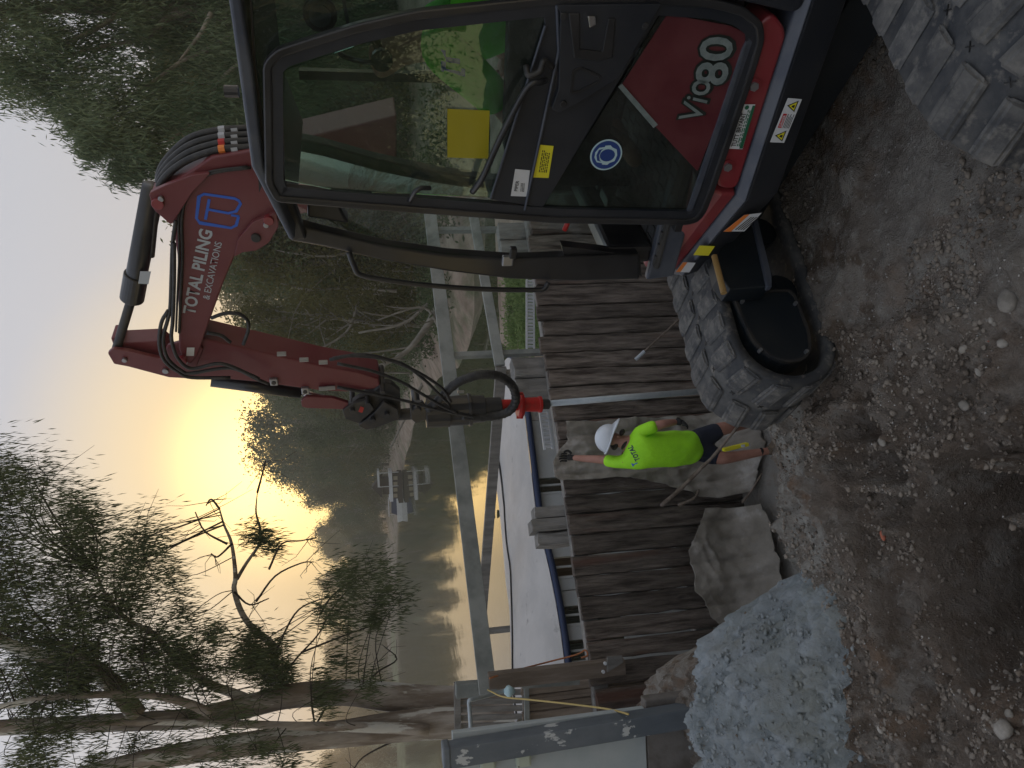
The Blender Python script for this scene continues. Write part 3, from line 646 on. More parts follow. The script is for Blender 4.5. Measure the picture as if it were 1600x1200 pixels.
for d0, step, jit in ((5, 4.2, 1.5), (12, 5, 2.5), (22, 7, 3), (36, 10, 4)):
    s_ = 0
    for i in range(2, len(SH)-2):
        a, b = Vector(SH[i]), Vector(SH[i+1]); ln = (b-a).length; sp_ = step*(1+a.y/90); nrm = Vector(((b-a).y, -(b-a).x)).normalized()
        if nrm.x < 0: nrm = -nrm
        m_ = max(1, int(ln/sp_))
        for j in range(m_):
            q = a.lerp(b, (j+rt.rand())/m_)+nrm*(d0*(1+a.y/150)+rt.randn()*jit*.5)
            rows.append((q.x, q.y, d0))
for i in range(16):   # trees facing us on the bend, seen under the boom and through the cab
    rows.append((3.5+i*1.9+rt.randn()*.6, 41+rt.rand()*9+i*.1, 9))
for x, y, d0 in rows:
    u, v_ = uv_of((x, y, 0)); zc = (Vector((x, y, 0))-EYE).dot(FW)
    if d0 == 5 and y < 60 and rt.rand() < .55: continue
    z0 = float(bank_z(np.array([x]), np.array([y]))[0]); vt = vtop(u)
    ztop = 2.1+y*((570+.047*(600-u))-vt)/FPX*1.02
    hmax = ztop-z0; h = hmax*(rt.uniform(.82, 1.0) if d0 > 5 else rt.uniform(.45, .85))
    h = min(h, 30); 
    if h < 4: h = 4
    vv = VAR[k % 7]; T_ = plant(x, y, z0-.1, h, vv, LABT[(0 if k % 7 % 3 == 0 else (1 if k % 2 else 2))], 'forest trees along the right river bank', sx=rt.uniform(.85, 1.25)); planted.setdefault(d0, []).append((u, T_, k % 7 % 3 == 0)); k += 1
RN_ = {5: 'front', 12: 'second', 9: 'nearest', 22: 'third', 36: 'back'}
for d0, lst in planted.items():
    for i, (u, T_, ol_) in enumerate(sorted(lst, key=lambda q: q[0])): T_['label'] = '%s tree, %s from far end, %s row of the right bank forest' % ('olive' if ol_ else 'dark green', ordn(i), RN_[d0])
for i in range(46):   # far end of the river
    x = -330+i*6.6+rt.randn()*3; y = 335+rt.rand()*30+ (max(0, -x-120))*(-.12)
    if x > -60: continue
    u, _ = uv_of((x, y, 0)); zt = 2.1+y*((570+.047*(600-u))-vtop(u))/FPX
    h = (zt+2)*rt.uniform(.86, 1.03); plant(x, y, -1.6, h, VBG[i % 3], 'broad hazy tree, %s from the left in the tree line ending the river' % ordn(i-0), 'tree line at the far end of the river', sx=.62)
for i in range(26):
    y = 150+i*8+rt.rand()*5; x = -99-.12*(300-y)-rt.rand()*22-6
    u, _ = uv_of((x, y, 0)); zt = 2.1+y*((570+.047*(600-u))-500)/FPX
    plant(x, y, -1.2, (zt+1.2)*rt.uniform(.8, 1), VBG[i % 3], 'broad hazy tree, %s from the near end on the far left bank' % ordn(i), 'trees on the far left bank', sx=.62)
# reflections in the cab glass come from trees to the left and behind the photographer
for i, (x, y, h) in enumerate([(-17, -3, 13), (-22, -8, 15), (-15, -11, 12), (-26, 0, 12), (-12, -19, 14), (3, -22, 13), (-24, 6, 10), (-14, -6, 11), (-19, -4, 14), (-17, -13, 15), (-28, -6, 16), (-11, -14, 11), (-21, -13, 14), (-31, -12, 17)]):
    plant(x, y, 0, h, VNR[i % 2], 'bushy tree, %s of those behind the photographer' % ordn(i), 'trees behind the photographer')

# shrubs, logs and grass
MT['leaf_weed'] = leaf_mat('bright_weeds', (.12, .18, .07), (.24, .32, .13), .4, 2.)
r = np.random.RandomState(3); cs_ = []
for i in range(170):
    x = r.uniform(.7, 2.9); y = r.uniform(13.6, 17.4); cs_.append((x, y, -1.1))
o = foliage('green_weeds', cs_, [.22]*len(cs_), 90, .09, .03, -.3, MT['leaf_weed'], None, 4, .6); tag(o, 'bright green weeds on the bank behind the timber wall', 'weeds', kind='stuff')
cs_ = []
for i in range(240):
    q = r.rand()*90+30; xsn = float(np.interp(q, sy, sx)); d = r.uniform(1, 9)+q*.04; cs_.append((xsn+d, q, float(bank_z(np.array([xsn+d]), np.array([q]))[0])+.3))
for i in range(60): x = r.uniform(3, 30); y = r.uniform(38, 50); cs_.append((x, y, float(bank_z(np.array([x]), np.array([y]))[0])+.4))
o = foliage('bank_scrub', cs_, [.9]*len(cs_), 170, .3, .09, .1, MT['leaf_far'], None, 6, .7); tag(o, 'low scrub along the foot of the right bank forest', 'scrub', kind='stuff')
logs = [([(745, 372), (700, 430), (640, 500), (560, 520)], [7, 6, 5, 3], 40), ([(690, 470), (660, 520), (620, 560), (540, 590)], [14, 10, 7, 3], 36), ([(700, 555), (680, 500), (655, 480), (590, 500)], [6, 5, 4, 2], 35),
        ([(620, 455), (560, 450), (480, 452), (430, 440)], [6, 5, 4, 2], 42), ([(560, 470), (540, 520), (470, 560)], [5, 4, 2], 44), ([(665, 590), (640, 640), (610, 700)], [6, 4, 2], 60), ([(650, 400), (600, 380), (520, 400), (450, 395)], [8, 6, 4, 3], 40)]
logs += [([(690-rt.rand()*60, y_), (560, y_+rt.uniform(-25, 25)), (430-rt.rand()*50, y_+rt.uniform(-40, 30))], [3.4, 2.6, 1.6], 38+rt.rand()*14) for y_ in (352, 388, 412, 436, 466, 492, 516, 540, 562, 583)]
LL = ['bare pale branch rising from the river bank under the boom', 'thick fallen trunk leaning up from the bank beside the auger hoses', 'short dead limb on the brown bank', 'straight pale bare stem in the forest behind the handrail', 'thin pale branch crossing in the forest', 'dead branch at the waterline left of the auger', 'pale leaning stem left of the cab window pillar']
LL += ['slender pale bare stem, %s from the cab pillar towards the auger' % ordn(i) for i in range(10)]
for li, ((px, wp, Yv), lb) in enumerate(zip(logs, LL)):
    sp, rr = taper(px, wp, [Yv]*len(px), 4); mb = MB(); mb.tube(sp, rr, 7)
    for j in range(5 if li < 7 else 2):
        a = sp[rt.randint(len(sp)//3, len(sp))]; e = a+Vector((rt.randn()*1., rt.randn()*.6, rt.rand()*1.2)); mb.tube([a, a.lerp(e, .5)+Vector((0, 0, .2)), e], [.05, .03, .015], 4, False)
    o = mb.build('fallen_branch', MT['bark_pale'], smooth=True); tag(o, lb, 'dead branch', 'bare branches on the right bank')

# ---- the air over the river
hb = MB().box((-80, 215, 22), (1250, 560, 62)).build('haze', None if False else bpy.data.materials.new('haze')); hm_ = hb.data.materials[0]; hm_.use_nodes = True
hn = hm_.node_tree; hn.nodes.clear(); ho = hn.nodes.new('ShaderNodeOutputMaterial'); hv_ = hn.nodes.new('ShaderNodeVolumePrincipled'); hn.links.new(hv_.outputs[0], ho.inputs['Volume'])
hv_.inputs['Color'].default_value = (.95, .86, .68, 1); hv_.inputs['Density'].default_value = .0015; hv_.inputs['Anisotropy'].default_value = .2
tag(hb, kind='stuff')

# ================================================================== TEXT HELPER
def text_mesh(body, bold=0., extrude=.0015, slant=0., space=1.):
    cu = bpy.data.curves.new('text', 'FONT'); cu.body = body; cu.size = 1; cu.offset = bold; cu.shear = slant; cu.space_character = space; cu.resolution_u = 3
    cu.fill_mode = 'FRONT' if extrude == 0 else 'BOTH'
    o = bpy.data.objects.new('text', cu); COL.objects.link(o); bpy.context.view_layer.update()
    dg = bpy.context.evaluated_depsgraph_get(); me = bpy.data.meshes.new_from_object(o.evaluated_get(dg))
    bpy.data.objects.remove(o); bpy.data.curves.remove(cu); return me
def put_text(name, body, p0, p1, nrm, mat, parent, h=None, bold=0., slant=0., depth=.002, loc=None, space=1.):
    """lettering from p0 to p1 along its baseline, facing nrm, letters h high"""
    me = text_mesh(body, bold, 0, slant, space); v = np.empty(len(me.vertices)*3); me.vertices.foreach_get('co', v); v = v.reshape(-1, 3)
    x0, x1 = v[:, 0].min(), v[:, 0].max(); y0, y1 = 0, v[:, 1].max()
    p0, p1, nrm = Vector(p0), Vector(p1), Vector(nrm).normalized(); d = (p1-p0); W = d.length; d.normalize(); up = nrm.cross(d).normalized()
    s = W/(x1-x0); sy_ = (h/(y1-y0)) if h else s
    co = np.array(p0[:])+((v[:, 0]-x0)*s)[:, None]*np.array(d[:])+(v[:, 1]*sy_)[:, None]*np.array(up[:])+np.array(nrm[:])*depth
    me.vertices.foreach_set('co', co.astype(np.float32).ravel()); me.materials.clear(); me.materials.append(mat); me.polygons.foreach_set('material_index', [0]*len(me.polygons)); me.update()
    o = bpy.data.objects.new(name, me); return link(o, parent)

# ================================================================== EXCAVATOR
S_ = Vector((-.73, .685, 0)).normalized(); Nn = Vector((-S_.y, S_.x, 0)); CC = -3.75*Nn+.45*S_
exc = thing('mini_excavator', 'red and black tracked mini excavator working with its boom raised over the trench', 'excavator', CC, math.atan2(S_.y, S_.x))
WM = Matrix.Translation(CC) @ Matrix.Rotation(math.atan2(S_.y, S_.x), 4, 'Z'); WI = WM.inverted()
def mx(x, y, yp):
    P = on_pl(x, y, Nn, -3.75+yp)-CC; return (P.dot(S_), P.z)
def m3(x, y, yp): a = mx(x, y, yp); return Vector((a[0], yp, a[1]))
def mpoly(pl, yp): return [mx(x, y, yp) for x, y in pl]
def slab(name, pl, yp, th, mat, parent=exc, r=0., bevel=.004, k=4):
    P = mpoly(pl, yp)
    if r: P = round_poly(P, r, k)
    return MB().prism(P, yp, yp-th).build(name, mat, parent, bevel=bevel)
def uc(a, b, z): return UA*a+UB*b+Vector((0, 0, z))

# ---- tracks
def stadium(a0, a1, r, z0, n=14):
    out = []
    for i in range(n+1): t = math.pi/2+math.pi*i/n; out.append((a0+r*math.cos(t), z0+r+r*math.sin(t)))
    m = 12
    for i in range(1, m): out.append((a0+(a1-a0)*i/m, z0+.004*math.sin(i*2.1)))
    for i in range(n+1): t = -math.pi/2+math.pi*i/n; out.append((a1+r*math.cos(t), z0+r+r*math.sin(t)))
    for i in range(1, m): out.append((a1+(a0-a1)*i/m, z0+2*r-.012*math.sin(math.pi*i/m)))
    return out
LUG = {}
def lug_mesh(side):
    if side in LUG: return LUG[side]
    mb = MB(); b0, b1 = .022*side, .222*side; sk = .012; hl = .054; tp = .022
    vs = []
    for z, e in ((0, 1.), (.018, .62)):
        for (bb, so_) in ((b0, -sk), (b1, sk)):
            for q in (-1, 1): vs.append((so_+q*hl*e, b0+(bb-b0)*(1 if e == 1 else .97)+(.004*side if e != 1 and bb == b0 else 0), z))
    # 0,1 inner low; 2,3 outer low; 4,5 inner top; 6,7 outer top
    mb.add(vs, [(0, 1, 3, 2), (4, 6, 7, 5), (0, 2, 6, 4), (1, 5, 7, 3), (0, 4, 5, 1), (2, 3, 7, 6)])
    o = mb.build('lug', MT['lug']); m = o.data; bpy.data.objects.remove(o)
    bm = bmesh.new(); bm.from_mesh(m); bmesh.ops.bevel(bm, geom=bm.edges[:], offset=.009, segments=2, affect='EDGES'); bm.to_mesh(m); bm.free()
    LUG[side] = m; return m
def track(bc, a0, a1, r, label):
    path = stadium(a0, a1, r, .0); n = len(path); mb = MB(); vs = []; prof = [(-.225, -.012), (-.215, 0), (-.03, -.004), (.03, -.004), (.215, 0), (.225, -.012), (.225, -.05), (.14, -.045), (.12, -.03), (-.12, -.03), (-.14, -.045), (-.225, -.05)]
    for i in range(n):
        p = Vector((path[i][0], path[i][1])); t = (Vector(path[(i+1) % n])-Vector(path[i-1])).normalized(); nr = Vector((-t.y, t.x))*(-1)
        for b, d in prof: q = p+nr*d; vs.append(uc(q.x, bc+b, q.y))
    k = len(prof); fs = [(i*k+j, i*k+(j+1) % k, ((i+1) % n)*k+(j+1) % k, ((i+1) % n)*k+j) for i in range(n) for j in range(k)]
    mb.add(vs, fs); tr = mb.build('track', MT['rubber'], exc, smooth=True, M=WI)
    if label: tr['label'] = label
    # arc-length frames
    seg = [0]
    for i in range(n): seg.append(seg[-1]+(Vector(path[(i+1) % n])-Vector(path[i])).length)
    T = seg[-1]; N_ = 40
    def at(s):
        s %= T; i = max(j for j in range(n) if seg[j] <= s); f = (s-seg[i])/(seg[i+1]-seg[i]); p = Vector(path[i]).lerp(Vector(path[(i+1) % n]), f)
        t0 = (Vector(path[i])-Vector(path[i-1])).normalized(); t1 = (Vector(path[(i+1) % n])-Vector(path[i])).normalized(); t2 = (Vector(path[(i+2) % n])-Vector(path[(i+1) % n])).normalized()
        t = ((t0+t1).lerp(t1+t2, f)).normalized(); return p, t
    cm = MB()
    for i in range(N_):
        for side in (-1, 1):
            p, t = at((i+(.25 if side > 0 else -.25))*T/N_); nr = Vector((t.y, -t.x))
            X_ = UA*t.x+Vector((0, 0, t.y)); Z_ = UA*nr.x+Vector((0, 0, nr.y)); Y_ = Z_.cross(X_)
            o_ = uc(p.x, bc, p.y)+Z_*(-.004)
            mw = Matrix(((X_.x, Y_.x, Z_.x, o_.x), (X_.y, Y_.y, Z_.y, o_.y), (X_.z, Y_.z, Z_.z, o_.z), (0, 0, 0, 1)))
            o = bpy.data.objects.new('lug', lug_mesh(side)); link(o, tr); o.matrix_local = WI @ mw
            if side > 0:
                o2 = o_+Z_*.003-Y_*.0
                for q in (-1, 1): cm.bar(o2-(X_*.010+Y_*.010*q), o2+(X_*.010+Y_*.010*q), .0028, .002, Z_)
    cm.build('wear_mark', MT['ink'], tr, M=WI)
    return tr
track(-2.975, 1.627, 3.72, .258, 'far rubber track with its rounded end above the trench edge')
track(-1.165, 1.58, 3.68, .262, 'near rubber track at the corner of the picture')
# track frames, cover, cross legs
for bc in (-2.975, -1.165):
    mb = MB(); mb.add([uc(a, bc+b, z) for a in (1.75, 3.65) for b in (-.13, .13) for z in (.13, .40)], [(0, 1, 3, 2), (4, 6, 7, 5), (0, 4, 5, 1), (2, 3, 7, 6), (0, 2, 6, 4), (1, 5, 7, 3)])
    mb.build('track_frame', MT['frame'], exc, bevel=.02, M=WI)
    for i in range(5): a = 1.95+i*.36; MB().cyl(uc(a, bc-.12, .115), uc(a, bc+.12, .115), .085, 18).build('roller', MT['frame'], exc, M=WI)
    MB().cyl(uc(1.63, bc-.08, .26), uc(1.63, bc+.08, .26), .19, 24).build('sprocket', MT['steel'], exc, M=WI)
def onb(x, y, b):
    P = on_pl(x, y, UB, b); return (P.dot(UA), P.z)
def ucprism(name, pl, b, th, mat, parent=exc, bevel=.006, r=0):
    P = [onb(x, y, b) for x, y in pl]
    if r: P = round_poly(P, r)
    mb = MB().prism(P, 0, 1); mb.v = [tuple(uc(v[0], b-th*v[1], v[2])) for v in mb.v]; return mb.build(name, mat, parent, bevel=bevel, M=WI)
Dp = [(1148, 455), (1233, 452), (1243, 460), (1265, 517), (1268, 547), (1257, 563), (1230, 567), (1203, 557), (1177, 533), (1160, 500), (1147, 467)]
cov = ucprism('motor_cover', Dp, -2.73, .12, MT['frame'], r=.03, bevel=.01)
P = [onb(x, y, -2.725) for x, y in Dp]; P = round_poly(P, .03); Q = inset(P, .012)
mb = MB().ring(P, Q, 0, 1); mb.v = [tuple(uc(v[0], -2.722-.02*v[1], v[2])) for v in mb.v]; mb.build('cover_rim', MT['steel'], cov, M=WI)
for x, y in ((1160, 471), (1243, 474), (1188, 547), (1260, 549)):
    a, z = onb(x, y, -2.72); MB().cyl(uc(a, -2.735, z), uc(a, -2.712, z), .009, 6).build('bolt', MT['zinc'], cov, M=WI)
ucprism('cross_leg', [(1125, 430), (1118, 400), (1135, 380), (1177, 345), (1190, 390), (1204, 448), (1140, 452)], -2.62, .10, MT['frame'])
ucprism('leg_flange', [(1177, 345), (1184, 342), (1206, 432), (1206, 448), (1200, 448)], -2.60, .03, MT['trim'], bevel=.002)
a = m3; p0 = uc(*[onb(1116, 400, -2.58)[0], -2.58, onb(1116, 400, -2.58)[1]]); p1 = uc(onb(1131, 458, -2.58)[0], -2.58, onb(1131, 458, -2.58)[1])
MB().cyl(p0, p1, .014, 10).build('grease_rod', pmat('ochre_rod', (.32, .2, .07), rough=.5), exc, M=WI)
mb = MB(); mb.box((0, 0, .33), (1.1, .9, .26)); mb.cyl((0, 0, .3), (0, 0, .48), .42, 32); mb.build('carbody', MT['frame'], exc, bevel=.02)
mb = MB(); mb.add([uc(a_, b, z) for a_ in (2.3, 3.3) for b in (-2.9, -1.3) for z in (.17, .36)], [(0, 1, 3, 2), (4, 6, 7, 5), (0, 4, 5, 1), (2, 3, 7, 6), (0, 2, 6, 4), (1, 5, 7, 3)]); mb.build('axle_frame', MT['frame'], exc, M=WI)
mb = MB(); mb.add([uc(a_, b, z) for a_ in (4.35, 4.43) for b in (-3.2, -.94) for z in (.05, .45)], [(0, 1, 3, 2), (4, 6, 7, 5), (0, 4, 5, 1), (2, 3, 7, 6), (0, 2, 6, 4), (1, 5, 7, 3)]); mb.build('dozer_blade', MT['red'], exc, M=WI)
for b in (-2.6, -1.6): MB().bar(uc(3.4, b, .28), uc(4.36, b, .22), .1, .12).build('blade_arm', MT['red'], exc, M=WI)

# ---- upper body
PL = [(-1.25, 1.2), (1.0, 1.2), (1.60, .86), (1.74, .62), (1.74, -1.0), (1.3, -1.2), (-.9, -1.2), (-1.25, -.7)]
def plan(name, pts, z0, z1, mat, off0=0., off1=0., bevel=.01):
    A = inset(pts, off0) if off0 else pts; B = inset(pts, off1) if off1 else pts; n = len(pts); mb = MB()
    vs = [(p[0], p[1], z0) for p in A]+[(p[0], p[1], z1) for p in B]
    mb.add(vs, [tuple(range(n)), tuple(range(2*n-1, n-1, -1))]+[(i, (i+1) % n, n+(i+1) % n, n+i) for i in range(n)]); return mb.build(name, mat, exc, bevel=bevel)
plan('lower_skirt', PL, .425, .583, MT['navy_black'], .05, 0)
plan('skirt_trim', PL, .584, .618, MT['trim'], 0, .035, .006)
RP = [(.15, 1.165), (.95, 1.165), (.95, -1.0), (.15, -1.0)]
o = MB().prism(round_poly([(.36, .618), (.965, .620), (.960, .70), (.90, .735), (.34, .735), (.30, .69)], .035), 1.168, 1.0).build('side_panel', MT['red'], exc, bevel=.012, seg=3)
for x, y in ((1177, 134), (1136, 260)):
    q = m3(x, y, 1.17); MB().cyl(q+Vector((0, -.02, 0)), q+Vector((0, .014, 0)), .017, 6).build('bolt', MT['zinc'], o); MB().cyl(q+Vector((0, -.02, 0)), q+Vector((0, .004, 0)), .028, 20).build('washer', MT['red'], o)
# corner red step cover following the chamfered front corner
mb = MB(); c0, c1 = Vector((.985, 1.172, 0)), Vector((1.60, .83, 0)); dn = Vector((-(c1-c0).y, (c1-c0).x, 0)).normalized()
vs = []
for t in (0, .12, .5, 1.):
    c = c0.lerp(c1, t)
    for off, z in ((0, .620), (.0, .68), (-.035, .765), (-.14, .785), (-.16, .62)): vs.append(c+dn*off+Vector((0, 0, z)))
k = 5; mb.add(vs, [(i*k+j, i*k+(j+1) % k, (i+1)*k+(j+1) % k, (i+1)*k+j) for i in range(3) for j in range(k)]+[tuple(range(k)), tuple(3*k+j for j in range(k))[::-1]])
st = mb.build('step_cover', MT['red'], exc, bevel=.012, seg=3)
for t in (.3, .82):
    q = c0.lerp(c1, t)+dn*(-.055)+Vector((0, 0, .772)); MB().cyl(q, q+Vector((0, 0, .012)), .013, 6).build('bolt', MT['zinc'], st)
plan('deck', PL, .60, .70, MT['black'], .2, .2)
MB().box((-.5, 0, 1.15), (1.4, 2.36, .95)).build('engine_hood', MT['navy_black'], exc, bevel=.05, seg=3)
MB().prism(round_poly([(-1.2, .60), (.30, .60), (.27, .80), (.20, 1.35), (-1.2, 1.4)], .05), 1.19, .9).build('rear_side_panel', MT['navy_black'], exc, bevel=.02)

# ---- cab
rt_px = [(357, -120), (357, 0), (383, 187), (393, 262), (453, 377), (462, 374), (412, 262), (395, 110), (377, 0), (377, -120)]
roof = MB().prism(mpoly(rt_px, 1.15), 1.15, .12).build('cab_roof', MT['trim'], exc, bevel=.014, seg=3)
MB().prism(round_poly([mx(385, -120, 1.1), mx(400, 100, 1.1), mx(420, 262, 1.1), mx(405, 300, 1.1)], .01), 1.11, .16).build('headliner', MT['seat'], roof)
q = m3(373, 143, 1.1); MB().cyl(q, q+Vector((0, 0, .045)), .02, 12).build('roof_plug', MT['black'], roof)
ap_out = [(453, 377), (500, 385), (600, 408), (700, 425), (800, 437), (900, 440), (1000, 437)]
YA = 1.02
Pout = [mx(x, y, YA) for x, y in ap_out]; Pin = [mx(x, y, YA) for x, y in [(462, 350), (505, 362), (600, 384), (700, 398), (800, 405), (882, 402), (1000, 398)]]
MB().prism(Pout+Pin[::-1], YA, YA-.06).build('front_pillar', MT['black'], exc, bevel=.012, seg=3)
# low front side panel, dark, below the side window
MB().prism(mpoly([(882, 402), (878, 385), (940, 392), (1000, 402), (1003, 432), (960, 412)], 1.0), 1.0, .95).build('kick_panel', MT['black'], exc)
# top rail above side window and rear part
MB().prism(mpoly([(412, 262), (455, 376), (480, 372), (470, 345), (440, 262)], 1.05), 1.06, 1.0).build('front_header', MT['black'], exc, bevel=.01)
MB().prism(mpoly([(480, 340), (545, 350), (528, 318), (480, 318)], .98), .98, .9).build('sun_visor', MT['black'], exc, bevel=.01)
MB().prism(round_poly(Pout+[(Pout[-1][0]-.04, Pout[-1][1])]+[(p[0]-.045, p[1]) for p in Pout[::-1][1:]], .0), .20, .12).build('front_pillar', MT['black'], exc, bevel=.01)
mb = MB(); G = [(p[0]-.012, p[1]) for p in Pout]; n = len(G); mb.add([(p[0], .95, p[1]) for p in G]+[(p[0], .2, p[1]) for p in G], [(i, i+1, n+i+1, n+i) for i in range(n-1)]); mb.build('windscreen', MT['glass_front'], exc, smooth=True)
MB().box((1.40, .57, .93), (.09, .8, .22)).build('front_sill', MT['black'], exc, bevel=.02)
q = m3(793, 407, 1.03); fb = MB().box(q, (.05, .02, .05)).build('hinge_plate', MT['zinc'], exc, bevel=.006); MB().box(q+Vector((-.04, -.0, -.02)), (.05, .03, .03)).build('hinge_block', MT['black'], fb, bevel=.005)
# floor mat with raised blocks
fl = MB().box((.98, .62, .80), (.95, .78, .03)).build('floor_mat', MT['mat'], exc, bevel=.01); mb = MB()
for i in range(14):
    for j in range(9): mb.box((.60+i*.062+(.03 if j % 2 else 0), .30+j*.085, .818), (.05, .07, .008))
mb.build('mat_rib', MT['mat'], fl)
MB().prism([(1.0, .70), (1.5, .70), (1.52, .83), (1.0, .83)], 1.0, .96).build('sill_rail', MT['trim'], exc, bevel=.01)
ped = MB(); ped.box((1.25, .55, .93), (.05, .12, .16)); ped.box((1.25, .72, .93), (.05, .12, .16)); ped.tube(smooth_path([(1.28, .6, .85), (1.2, .6, 1.05), (1.15, .62, 1.2)]), .012, 8); ped.build('pedal', MT['black'], exc, bevel=.008)
bt = MB().tube(smooth_path([(1.2, .78, .84), (1.2, .78, .9), (1.19, .78, .97)]), [.055, .06, .045, .05, .04, .045, .035, .04, .03, .03, .025, .02, .02][:13], 12).build('lever_boot', MT['hose'], exc, smooth=True)
q = m3(887, 350, .98); MB().tube([q+Vector((-.05, 0, -.01)), q+Vector((.03, 0, .01))], .011, 10).build('red_lever', MT['bright_red'], exc, smooth=True)
# rear wall, floor box, far side wall
MB().box((.02, .62, 1.55), (.06, .95, 1.5)).build('cab_rear_wall', MT['seat'], exc)
MB().box((.6, .13, .98), (1.2, .03, .40)).build('cab_right_wall', MT['black'], exc)
mb = MB().box((.2, .13, 1.9), (.05, .04, .9)); mb.box((.95, .13, 1.9), (.04, .04, .9)); mb.build('right_pillar', MT['black'], exc)
MB().box((.6, .6, .77), (1.25, .92, .03)).build('cab_floor', MT['black'], exc)
mb = MB().box((.35, .62, 1.12), (.5, .5, .14)); sb = mb.build('seat', MT['seat'], exc, bevel=.04, seg=3)
MB().prism(round_poly([(.10, 1.15), (.22, 1.15), (.14, 1.75), (.04, 1.75)], .03), .86, .38).build('seat_back', MT['seat'], sb, bevel=.03)
MB().box((.35, .62, .92), (.4, .4, .28)).build('seat_base', MT['black'], exc)
MB().prism(round_poly([(.12, 1.15), (1.02, 1.15), (1.0, 1.50), (.85, 1.565), (.15, 1.60)], .05), 1.06, 1.02).build('side_console', MT['seat'], exc, bevel=.01)
for y in (.93, .31):
    c_ = MB().box((.55, y, 1.2), (.45, .12, .22)).build('console', MT['black'], exc, bevel=.03); MB().tube([(.7, y, 1.3), (.72, y, 1.42), (.71, y, 1.5)], [.015, .018, .026], 10).build('joystick', MT['hose'], c_, smooth=True)
# side pane above / behind the door
sp_ = MB().prism(mpoly([(376, -120), (378, 0), (396, 110), (412, 262), (440, 262), (445, 110), (560, 70), (700, 30), (720, -120)], 1.09), 1.092, 1.085).build('side_pane', MT['glass'], exc)
q = m3(500, 22, 1.06); spk = MB(); spk.tube([q+Vector((0, -.02, 0)), q+Vector((0, .015, 0))], .055, 28); o = spk.build('round_speaker', MT['black'], exc, bevel=.01); MB().tube([q+Vector((0, .012, 0)), q+Vector((0, .02, 0))], .035, 24).build('speaker_cone', MT['trim'], o)
MB().bar(m3(530, -40, 1.0), m3(545, 45, 1.0), .012, .012).build('pane_bar', MT['trim'], exc)

# ---- door
YD = 1.185
do = [(410, 100), (414, 288), (430, 317), (540, 326), (650, 334), (873, 350), (1072, 353), (1092, 348), (1104, 333), (1117, 300), (1150, 205), (1183, 107), (1196, 62), (1193, 35), (1165, 12), (1120, 0), (1036, -6), (940, -8), (850, -4), (650, 17), (560, 37), (517, 50), (430, 78)]
PO = round_poly(mpoly(do, YD), .02, 2); PI = inset(PO, .062)
PI2 = inset(PO, .028)
door = MB().ring(PO, PI2, YD-.035, YD).build('door', MT['black'], exc, bevel=.006)
MB().ring(inset(PO, .024), PI, YD-.035, YD-.008).build('door_inner_frame', MT['navy_black'], door, bevel=.004)
# window pane, its lower rail, the black band, the lower pane
def slabd(name, pl, y, th, mat, r=0., bevel=.003): return slab(name, pl, y, th, mat, door, r, bevel)
wp_ = [(440, 112), (446, 282), (537, 300), (643, 303), (768, 309), (852, 43), (850, 10), (783, 22), (617, 52), (493, 86)]
slabd('window_pane', wp_, YD-.02, .005, MT['glass'], 0, 0)
slabd('lower_band', [(846, -4), (852, 43), (770, 303), (766, 312), (848, 325), (1042, 4), (1042, -8)], YD-.012, .02, MT['navy_black'])
MB().tube([m3(852, 40, YD-.005), m3(767, 309, YD-.005)], .005, 8).build('window_rail', MT['trim'], door)
MB().tube([m3(870, 8, YD-.004), m3(873, 80, YD-.004), m3(820, 328, YD-.004)], .0055, 8).build('band_rail', MT['trim'], door)
slabd('lower_pane', [(1042, 4), (966, 136), (848, 322), (873, 326), (1078, 333), (1180, 70), (1150, 15)], YD-.022, .005, MT['glass_low'], 0, 0)
MT['red_tint'] = pmat('dark_red_film', (.085, .011, .018), (.11, .022, .028), 5, .42, coat=.3, rough2=.55)
slabd('red_film', [(1043, 22), (1140, 40), (1166, 52), (1160, 88), (1090, 268), (968, 138)], YD-.018, .003, MT['red_tint'], .01, 0)
slabd('film_edge', [(966, 136), (972, 131), (1028, 195), (1021, 200)], YD-.014, .003, MT['grey_badge'], 0, 0)
slabd('bottom_strip', [(1160, 78), (1170, 58), (1176, 66), (1085, 334), (1072, 336)], YD-.008, .012, MT['trim'], .004, .002)
lp = slabd('latch_cover', [(869, 8), (876, 20), (873, 140), (862, 170), (874, 177), (905, 160), (967, 122), (1034, 6)], YD+.012, .03, MT['navy_black'], .008, .008)
P = mpoly([(890, 148), (893, 110), (908, 104), (940, 118), (938, 128), (905, 146)], YD+.014); P = round_poly(P, .01); MB().ring(P, inset(P, .009), YD+.006, YD+.016).build('latch_rib', MT['black'], lp, bevel=.003)
P = mpoly([(888, 20), (906, 20), (906, 76), (940, 80), (950, 28), (962, 28), (957, 90), (935, 96), (896, 90)], YD+.014); MB().prism(P, YD+.018, YD+.005).build('latch_recess_edge', MT['black'], lp, bevel=.004)
MB().prism(mpoly([(917, 24), (930, 24), (931, 38), (920, 43)], YD+.02), YD+.028, YD+.012).build('latch_hook', MT['chrome'], lp, bevel=.004)
for x, y in ((880, 25), (880, 162), (1008, 40)): q = m3(x, y, YD+.012); MB().cyl(q, q+Vector((0, .006, 0)), .012, 14).build('bolt', MT['black'], lp, bevel=.002)
MB().tube(smooth_path([m3(852, 126, YD), m3(845, 128, YD+.035), m3(822, 140, YD+.045), m3(783, 213, YD+.045), m3(755, 275, YD+.04), m3(738, 300, YD+.005)], 6), .0115, 10).build('door_handle', MT['black'], door, smooth=True)
MB().tube(smooth_path([m3(640, 314, YD), m3(648, 300, YD+.035), m3(658, 294, YD+.035), m3(672, 294, YD+.02)], 5), .009, 10).build('door_handle', MT['black'], door, smooth=True)
